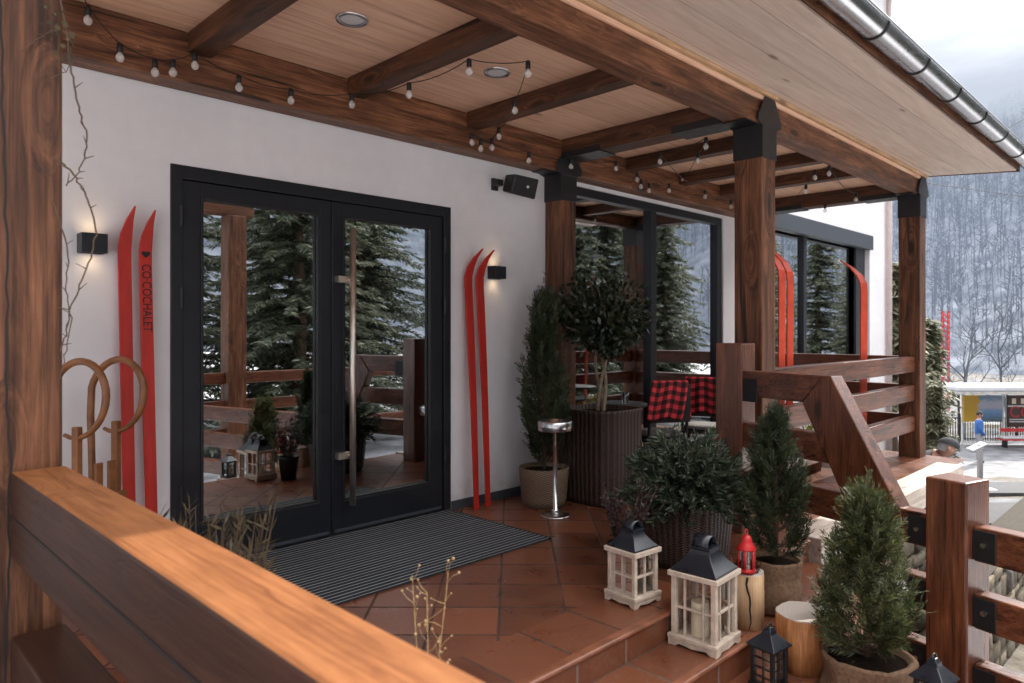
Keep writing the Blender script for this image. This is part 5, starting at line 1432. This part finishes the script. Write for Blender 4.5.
# red mast
p = vp(40, (945.5-512)/F*40, 0); pz = gh(p.x, p.y)
t = thing('red_mast', 'tall red lattice mast in front of the hazy hillside', 'mast', (p.x, p.y, pz))
m = MB(); hh = 2.5-pz; w = .15
for sx in (-1, 1):
    for sy in (-1, 1): m.tube([(p.x+sx*w, p.y+sy*w, pz), (p.x+sx*w, p.y+sy*w, pz+hh)], .035, 5)
for i in range(int(hh/.3)):
    z = pz+i*.3
    for sy in (-1, 1): m.tube([(p.x-w, p.y+sy*w, z), (p.x+w, p.y+sy*w, z+.3)], .02, 4)
    for sx in (-1, 1): m.tube([(p.x+sx*w, p.y-w, z), (p.x+sx*w, p.y+w, z+.3)], .02, 4)
m.build('lattice', 'red_lantern_paint', t)
m = MB(); m.box(p.x-.25, p.x+.25, p.y-.25, p.y+.25, pz-.2, pz+.15); m.build('footing', 'concrete', t)
# overhead cables
for (a, b_, lab) in (((985, 188, 30), (1120, 203, 34), 'thin overhead cable crossing the hazy slope below the eave'), ((995, 132, 30), (1120, 60, 36), 'thin overhead cable rising to the right above the gutter end')):
    def q(px, py, s): 
        v = vp(s, (px-512)/F*s, 0); v.z = H-(py-330)/F*s; return v
    A_, B_ = q(*a), q(*b_); A2 = A_+(A_-B_)*.6; B2 = B_+(B_-A_)*2
    m = MB(); P = []
    for i in range(25): u = i/24; v = A2.lerp(B2, u); v.z -= 1.0*u*(1-u); P.append(v)
    m.tube(P, .014, 5); tag(m.build('overhead_cable', 'cable_black'), lab, 'cable')

# ------------------------------------------------------------------ people
def person_mesh(joints, radii, edges, root=0, sub=1):
    me = bpy.data.meshes.new('body'); me.from_pydata(joints, edges, []); o = bpy.data.objects.new('body_tmp', me); col.objects.link(o)
    sk = o.modifiers.new('skin', 'SKIN'); sk.use_smooth_shade = True
    for i, v in enumerate(me.skin_vertices[0].data): v.radius = radii[i] if isinstance(radii[i], tuple) else (radii[i], radii[i]); v.use_root = (i == root)
    ss = o.modifiers.new('sub', 'SUBSURF'); ss.levels = sub; ss.render_levels = sub
    bpy.context.view_layer.update()
    r = bpy.data.meshes.new_from_object(o.evaluated_get(bpy.context.evaluated_depsgraph_get()))
    bpy.data.objects.remove(o); return r
def head_mesh(mb, c, s, rot):
    # ovoid head with brow, nose, mouth, chin and ears
    n = 20; k = 16; vs = []
    for i in range(k+1):
        th = math.pi*i/k
        for j in range(n):
            ph = 2*math.pi*j/n
            x, y, z = math.sin(th)*math.cos(ph), math.sin(th)*math.sin(ph), -math.cos(th)
            X = x*.078*(1 if z > -.2 else 1-.38*(-z-.2)); Y = y*.098*(1 if z > -.2 else 1-.22*(-z-.2)); Z = z*.118
            f = max(0, -y)                                     # face looks towards local -Y
            if f > .8 and abs(x) < .32: Y -= .022*math.exp(-((z+.12)/.13)**2)*math.exp(-(x/.13)**2)
            if f > .6: Y += .012*math.exp(-((z-.08)/.12)**2)*math.exp(-((abs(x)-.34)/.14)**2)
            if f > .7: Y -= .006*math.exp(-((z+.50)/.07)**2)*math.exp(-(x/.25)**2)
            vs.append((X, Y, Z))
    fs = [(i*n+j, i*n+(j+1) % n, (i+1)*n+(j+1) % n, (i+1)*n+j) for i in range(k) for j in range(n)]
    M = Matrix.Translation(c) @ rot.to_matrix().to_4x4() @ Matrix.Scale(s, 4)
    mb.sm = True; mb.add([M @ Vector(p) for p in vs], fs)
    for sx in (-1, 1):
        e = []
        for i in range(8):
            a = 2*math.pi*i/8; e.append(Vector((sx*.079, .012+.018*math.cos(a), -.008+.032*math.sin(a))))
        q = [p+Vector((sx*.012, .006, 0)) for p in e]
        mb.add([M @ p for p in e+q], [(i, (i+1) % 8, 8+(i+1) % 8, 8+i) for i in range(8)]+[tuple(range(8, 16))])
    return M
def make_person(loc, face, pose, mats, lab, hair, s=1.0):
    t = thing('person', lab, 'person', loc)
    J = pose['J']; E = pose['E']
    me = person_mesh([Vector(j)*s for j in J], [r if isinstance(r, tuple) else r for r in pose['Rr']], E)
    Mz = Matrix.Rotation(face, 4, 'Z'); me.transform(Mz)
    hb = MB(); hc = Mz @ (Vector(pose['head'])*s); rot = Euler((pose['nod'], 0, face+pose.get('turn', 0)))
    Mh = head_mesh(hb, hc, s, rot)
    # join body and head into one mesh
    nv = len(me.vertices)
    V = [tuple(v.co) for v in me.vertices]+hb.v; FA = [tuple(p.vertices) for p in me.polygons]+[tuple(i+nv for i in f) for f in hb.f]
    body = bpy.data.meshes.new('body'); body.from_pydata(V, [], FA)
    for mm in mats: body.materials.append(MATS[mm])
    segs = pose['E']; JJ = [Mz @ (Vector(j)*s) for j in J]
    for p in body.polygons:
        p.use_smooth = True
        if p.index >= len(me.polygons): p.material_index = 0; continue
        c = p.center; best = None
        for ei, (a, b) in enumerate(segs):
            A_, B_ = JJ[a], JJ[b]; ab = B_-A_; tt = max(0, min(1, (c-A_).dot(ab)/max(1e-9, ab.length_squared)))
            dd = (c-A_-ab*tt).length
            if best is None or dd < best[0]: best = (dd, ei)
        p.material_index = pose['mat'][best[1]]
    body.update(); o = bpy.data.objects.new('body', body); col.objects.link(o); o.parent = t
    hair(t, Mh)
    return t
# standing person, weight on both legs, hands in pockets
STAND = dict(
    J=[(0, 0, .95), (0, 0, 1.12), (0, 0, 1.36), (0, 0, 1.48), (0, -.01, 1.56),
       (.09, 0, .90), (.10, -.01, .50), (.10, .02, .09), (.11, -.13, .04),
       (-.09, 0, .90), (-.11, -.01, .50), (-.12, .02, .09), (-.13, -.13, .04),
       (.17, 0, 1.42), (.24, .03, 1.16), (.17, -.10, .98), (.13, -.13, .93),
       (-.17, 0, 1.42), (-.24, .03, 1.16), (-.17, -.10, .98), (-.13, -.13, .93)],
    E=[(0, 1), (1, 2), (2, 3), (3, 4), (0, 5), (5, 6), (6, 7), (7, 8), (0, 9), (9, 10), (10, 11), (11, 12), (2, 13), (13, 14), (14, 15), (15, 16), (2, 17), (17, 18), (18, 19), (19, 20)],
    Rr=[(.17, .14), (.17, .14), (.18, .14), (.075, .075), .055, .095, .07, .05, .05, .095, .07, .05, .05, .085, .065, .05, .045, .085, .065, .05, .045],
    mat=[1, 1, 1, 0, 2, 2, 2, 3, 2, 2, 2, 3, 1, 1, 1, 0, 1, 1, 1, 0], head=(0, -.02, 1.66), nod=R(5))
def dark_hair(t, Mh):
    m = MB(); m.sm = True; n = 18; vs = []
    k = 7
    for i in range(k+1):
        th = math.pi*.58*i/k
        for j in range(n):
            ph = 2*math.pi*j/n; y = math.sin(th)*math.sin(ph)
            vs.append(Mh @ Vector((math.sin(th)*math.cos(ph)*.087, y*.106+(.012 if y < 0 else 0), math.cos(th)*.125+.006+(.03 if y < -.5 and i > 4 else 0))))
    m.add(vs, [(i*n+j, i*n+(j+1) % n, (i+1)*n+(j+1) % n, (i+1)*n+j) for i in range(k) for j in range(n)])
    m.build('hair', 'black_paint', t, world=False)
p = vp(24.6, (979-512)/F*24.6, 0)
make_person((p.x, p.y, GZ+.14), R(28), STAND, ['skin', 'blue_cloth', 'grey_cloth', 'black_paint'], 'person in a bright blue jacket and light trousers standing before the bus shelter', dark_hair)
# person bent forward beyond the terrace, cap on
BEND = dict(
    J=[(0, .0, .92), (0, -.10, 1.08), (0, -.30, 1.28), (0, -.40, 1.36), (0, -.46, 1.40),
       (.09, .02, .88), (.10, -.03, .48), (.10, .03, .09), (.11, -.12, .04),
       (-.09, .02, .88), (-.10, -.03, .48), (-.10, .03, .09), (-.11, -.12, .04),
       (.18, -.32, 1.30), (.24, -.36, 1.05), (.14, -.52, .92), (.10, -.58, .90),
       (-.18, -.32, 1.30), (-.24, -.36, 1.05), (-.14, -.52, .92), (-.10, -.58, .90)],
    E=STAND['E'], Rr=[(.17, .14), (.18, .15), (.20, .16), (.085, .085), .06, .095, .07, .05, .05, .095, .07, .05, .05, .09, .065, .05, .045, .09, .065, .05, .045],
    mat=[1, 1, 1, 0, 2, 2, 2, 3, 2, 2, 2, 3, 1, 1, 1, 0, 1, 1, 1, 0], head=(0, -.53, 1.46), nod=R(24), turn=R(38))
def flat_cap(t, Mh):
    m = MB(); m.sm = True; n = 22; k = 7; vs = []
    for i in range(k+1):
        th = math.pi*.5*i/k
        for j in range(n):
            ph = 2*math.pi*j/n; y = math.sin(th)*math.sin(ph)
            vs.append(Mh @ Vector((math.sin(th)*math.cos(ph)*.094, y*.118-.006, math.cos(th)*.088+.040-.012*y)))
    m.add(vs, [(i*n+j, i*n+(j+1) % n, (i+1)*n+(j+1) % n, (i+1)*n+j) for i in range(k) for j in range(n)])
    b = []
    for j in range(9):
        a = math.pi+math.pi*j/8; b.append((Vector((.080*math.cos(a), .105*math.sin(a)-.002, .052)), Vector((.082*math.cos(a), .175*math.sin(a)+.004, .036))))
    vs = [Mh @ q for pr in b for q in pr]; m.add(vs, [(2*j, 2*j+1, 2*j+3, 2*j+2) for j in range(8)])
    m.build('flat_cap', 'cap_cloth', t, world=False)
    m = MB(); m.sm = True; vs = []
    for i in range(4):
        for j in range(9):
            ph = R(20)+R(140)*j/8; vs.append(Mh @ Vector((.083*math.cos(ph), .103*math.sin(ph), .045-.035*i)))
    m.add(vs, [(i*9+j, i*9+j+1, (i+1)*9+j+1, (i+1)*9+j) for i in range(3) for j in range(8)]); m.build('hair', 'grey_cloth', t, world=False)
make_person((9.57, -1.50, -1.42), R(0), BEND, ['skin', 'navy_cloth', 'navy_cloth', 'black_paint'], 'person in a flat cap and dark jacket bending down beyond the terrace edge', flat_cap)

# ------------------------------------------------------------------ yellow-green shrub on the terrace end
random.seed(9); p0 = Vector((7.3, -1.35, 0)); t = thing('potted_shrub', 'small yellow green plant glimpsed between the terrace rails', 'potted plant', p0)
m = MB(); m.sm = True; m.lathe([(.10, 0), (.14, .28), (.145, .3), (.125, .3), (.12, .26)], 24, p0); m.build('pot', 'burlap', t)
soil_disc(p0, .12, .28).build('soil', 'soil', t)
lf = MB()
for i in range(420):
    d = rv(); d.z = abs(d.z); q = p0+Vector((0, 0, .3))+Vector((d.x*.2, d.y*.2, d.z*.3))*U(.3, 1); leafquad(lf, q, d+rv()*.7, rv(), U(.03, .07), .008)
lf.build('foliage', 'yellow_green', t)

# ------------------------------------------------------------------ light, sky, camera
EL, SX, SY = R(40), .764, -.03
sun_dir = Vector((math.cos(EL)*.999, -.04, math.sin(EL))).normalized()
w = bpy.data.worlds.new('World'); scn.world = w; w.use_nodes = True; nt = w.node_tree
bg = nt.nodes['Background']
sky = nt.nodes.new('ShaderNodeTexSky'); sky.sky_type = 'NISHITA'; sky.sun_disc = False
sky.sun_elevation = EL; sky.sun_rotation = math.atan2(sun_dir.x, sun_dir.y); sky.air_density = 1.2; sky.dust_density = 3.0; sky.altitude = 700
tc = nt.nodes.new('ShaderNodeTexCoord'); mp = nt.nodes.new('ShaderNodeMapping'); mp.inputs['Scale'].default_value = (1, 1, 2.6)
lk(nt, tc.outputs['Generated'], mp.inputs[0])
cn = noise(nt, mp.outputs[0], 1.5, 7, .55, .3)
cl = ramp(nt, cn, [(.30, (15.5, 15.9, 17.0)), (.62, (25.5, 24.8, 24.6))])
fac = ramp(nt, noise(nt, mp.outputs[0], 2.1, 6, .6), [(.30, (.72, .72, .72)), (.60, (1, 1, 1))])
sc_ = mix(nt, fac, sky.outputs[0], cl)
dt_ = nt.nodes.new('ShaderNodeVectorMath'); dt_.operation = 'DOT_PRODUCT'; lk(nt, tc.outputs['Generated'], dt_.inputs[0]); dt_.inputs[1].default_value = sun_dir
gl_ = math_(nt, 'MULTIPLY_ADD', math_(nt, 'POWER', math_(nt, 'MULTIPLY_ADD', dt_.outputs['Value'], .5, .5), 2.0), 1.25, .42)   # thin cloud glows towards the sun
vs_ = nt.nodes.new('ShaderNodeVectorMath'); vs_.operation = 'SCALE'; lk(nt, sc_, vs_.inputs[0]); lk(nt, gl_, vs_.inputs['Scale']); sc_ = vs_.outputs[0]
sz_ = nt.nodes.new('ShaderNodeSeparateXYZ'); lk(nt, tc.outputs['Generated'], sz_.inputs[0])
el_ = math_(nt, 'ADD', sz_.outputs[2], math_(nt, 'MULTIPLY_ADD', cn, .42, -.21))
mr_ = nt.nodes.new('ShaderNodeMapRange'); mr_.interpolation_type = 'SMOOTHSTEP'; mr_.inputs[1].default_value = .20; mr_.inputs[2].default_value = .56; lk(nt, el_, mr_.inputs[0])
sc_ = mix(nt, mr_.outputs[0], (4.3, 4.7, 5.5), sc_)          # grey haze bank low over the hills
lk(nt, sc_, bg.inputs['Color']); bg.inputs['Strength'].default_value = .15
L = bpy.data.lights.new('sun', 'SUN'); L.energy = 5.0; L.angle = R(.6); L.color = (1, .93, .83)
so = bpy.data.objects.new('sun', L); col.objects.link(so); so.rotation_euler = sun_dir.to_track_quat('Z', 'Y').to_euler(); so.location = (10, -5, 12)
cd = bpy.data.cameras.new('camera'); co = bpy.data.objects.new('camera', cd); col.objects.link(co)
co.location = (0, -D, H); co.rotation_euler = (R(90), 0, R(-45))
cd.sensor_width = 36; cd.lens = F/1024*36; cd.shift_y = -(341.5-330)/1024
cd.clip_start = .05; cd.clip_end = 2000
cd.dof.use_dof = True; cd.dof.focus_distance = 4.6; cd.dof.aperture_fstop = 3.8
scn.camera = co
scn.view_settings.view_transform = 'Standard'; scn.view_settings.look = 'None'; scn.view_settings.exposure = 0; scn.view_settings.gamma = 1
scn.render.engine = 'CYCLES'
cy = scn.cycles
cy.max_bounces = 8; cy.diffuse_bounces = 6; cy.glossy_bounces = 4; cy.transparent_max_bounces = 16; cy.transmission_bounces = 4
cy.use_denoising = True; cy.caustics_reflective = False; cy.caustics_refractive = False; cy.sample_clamp_indirect = 6
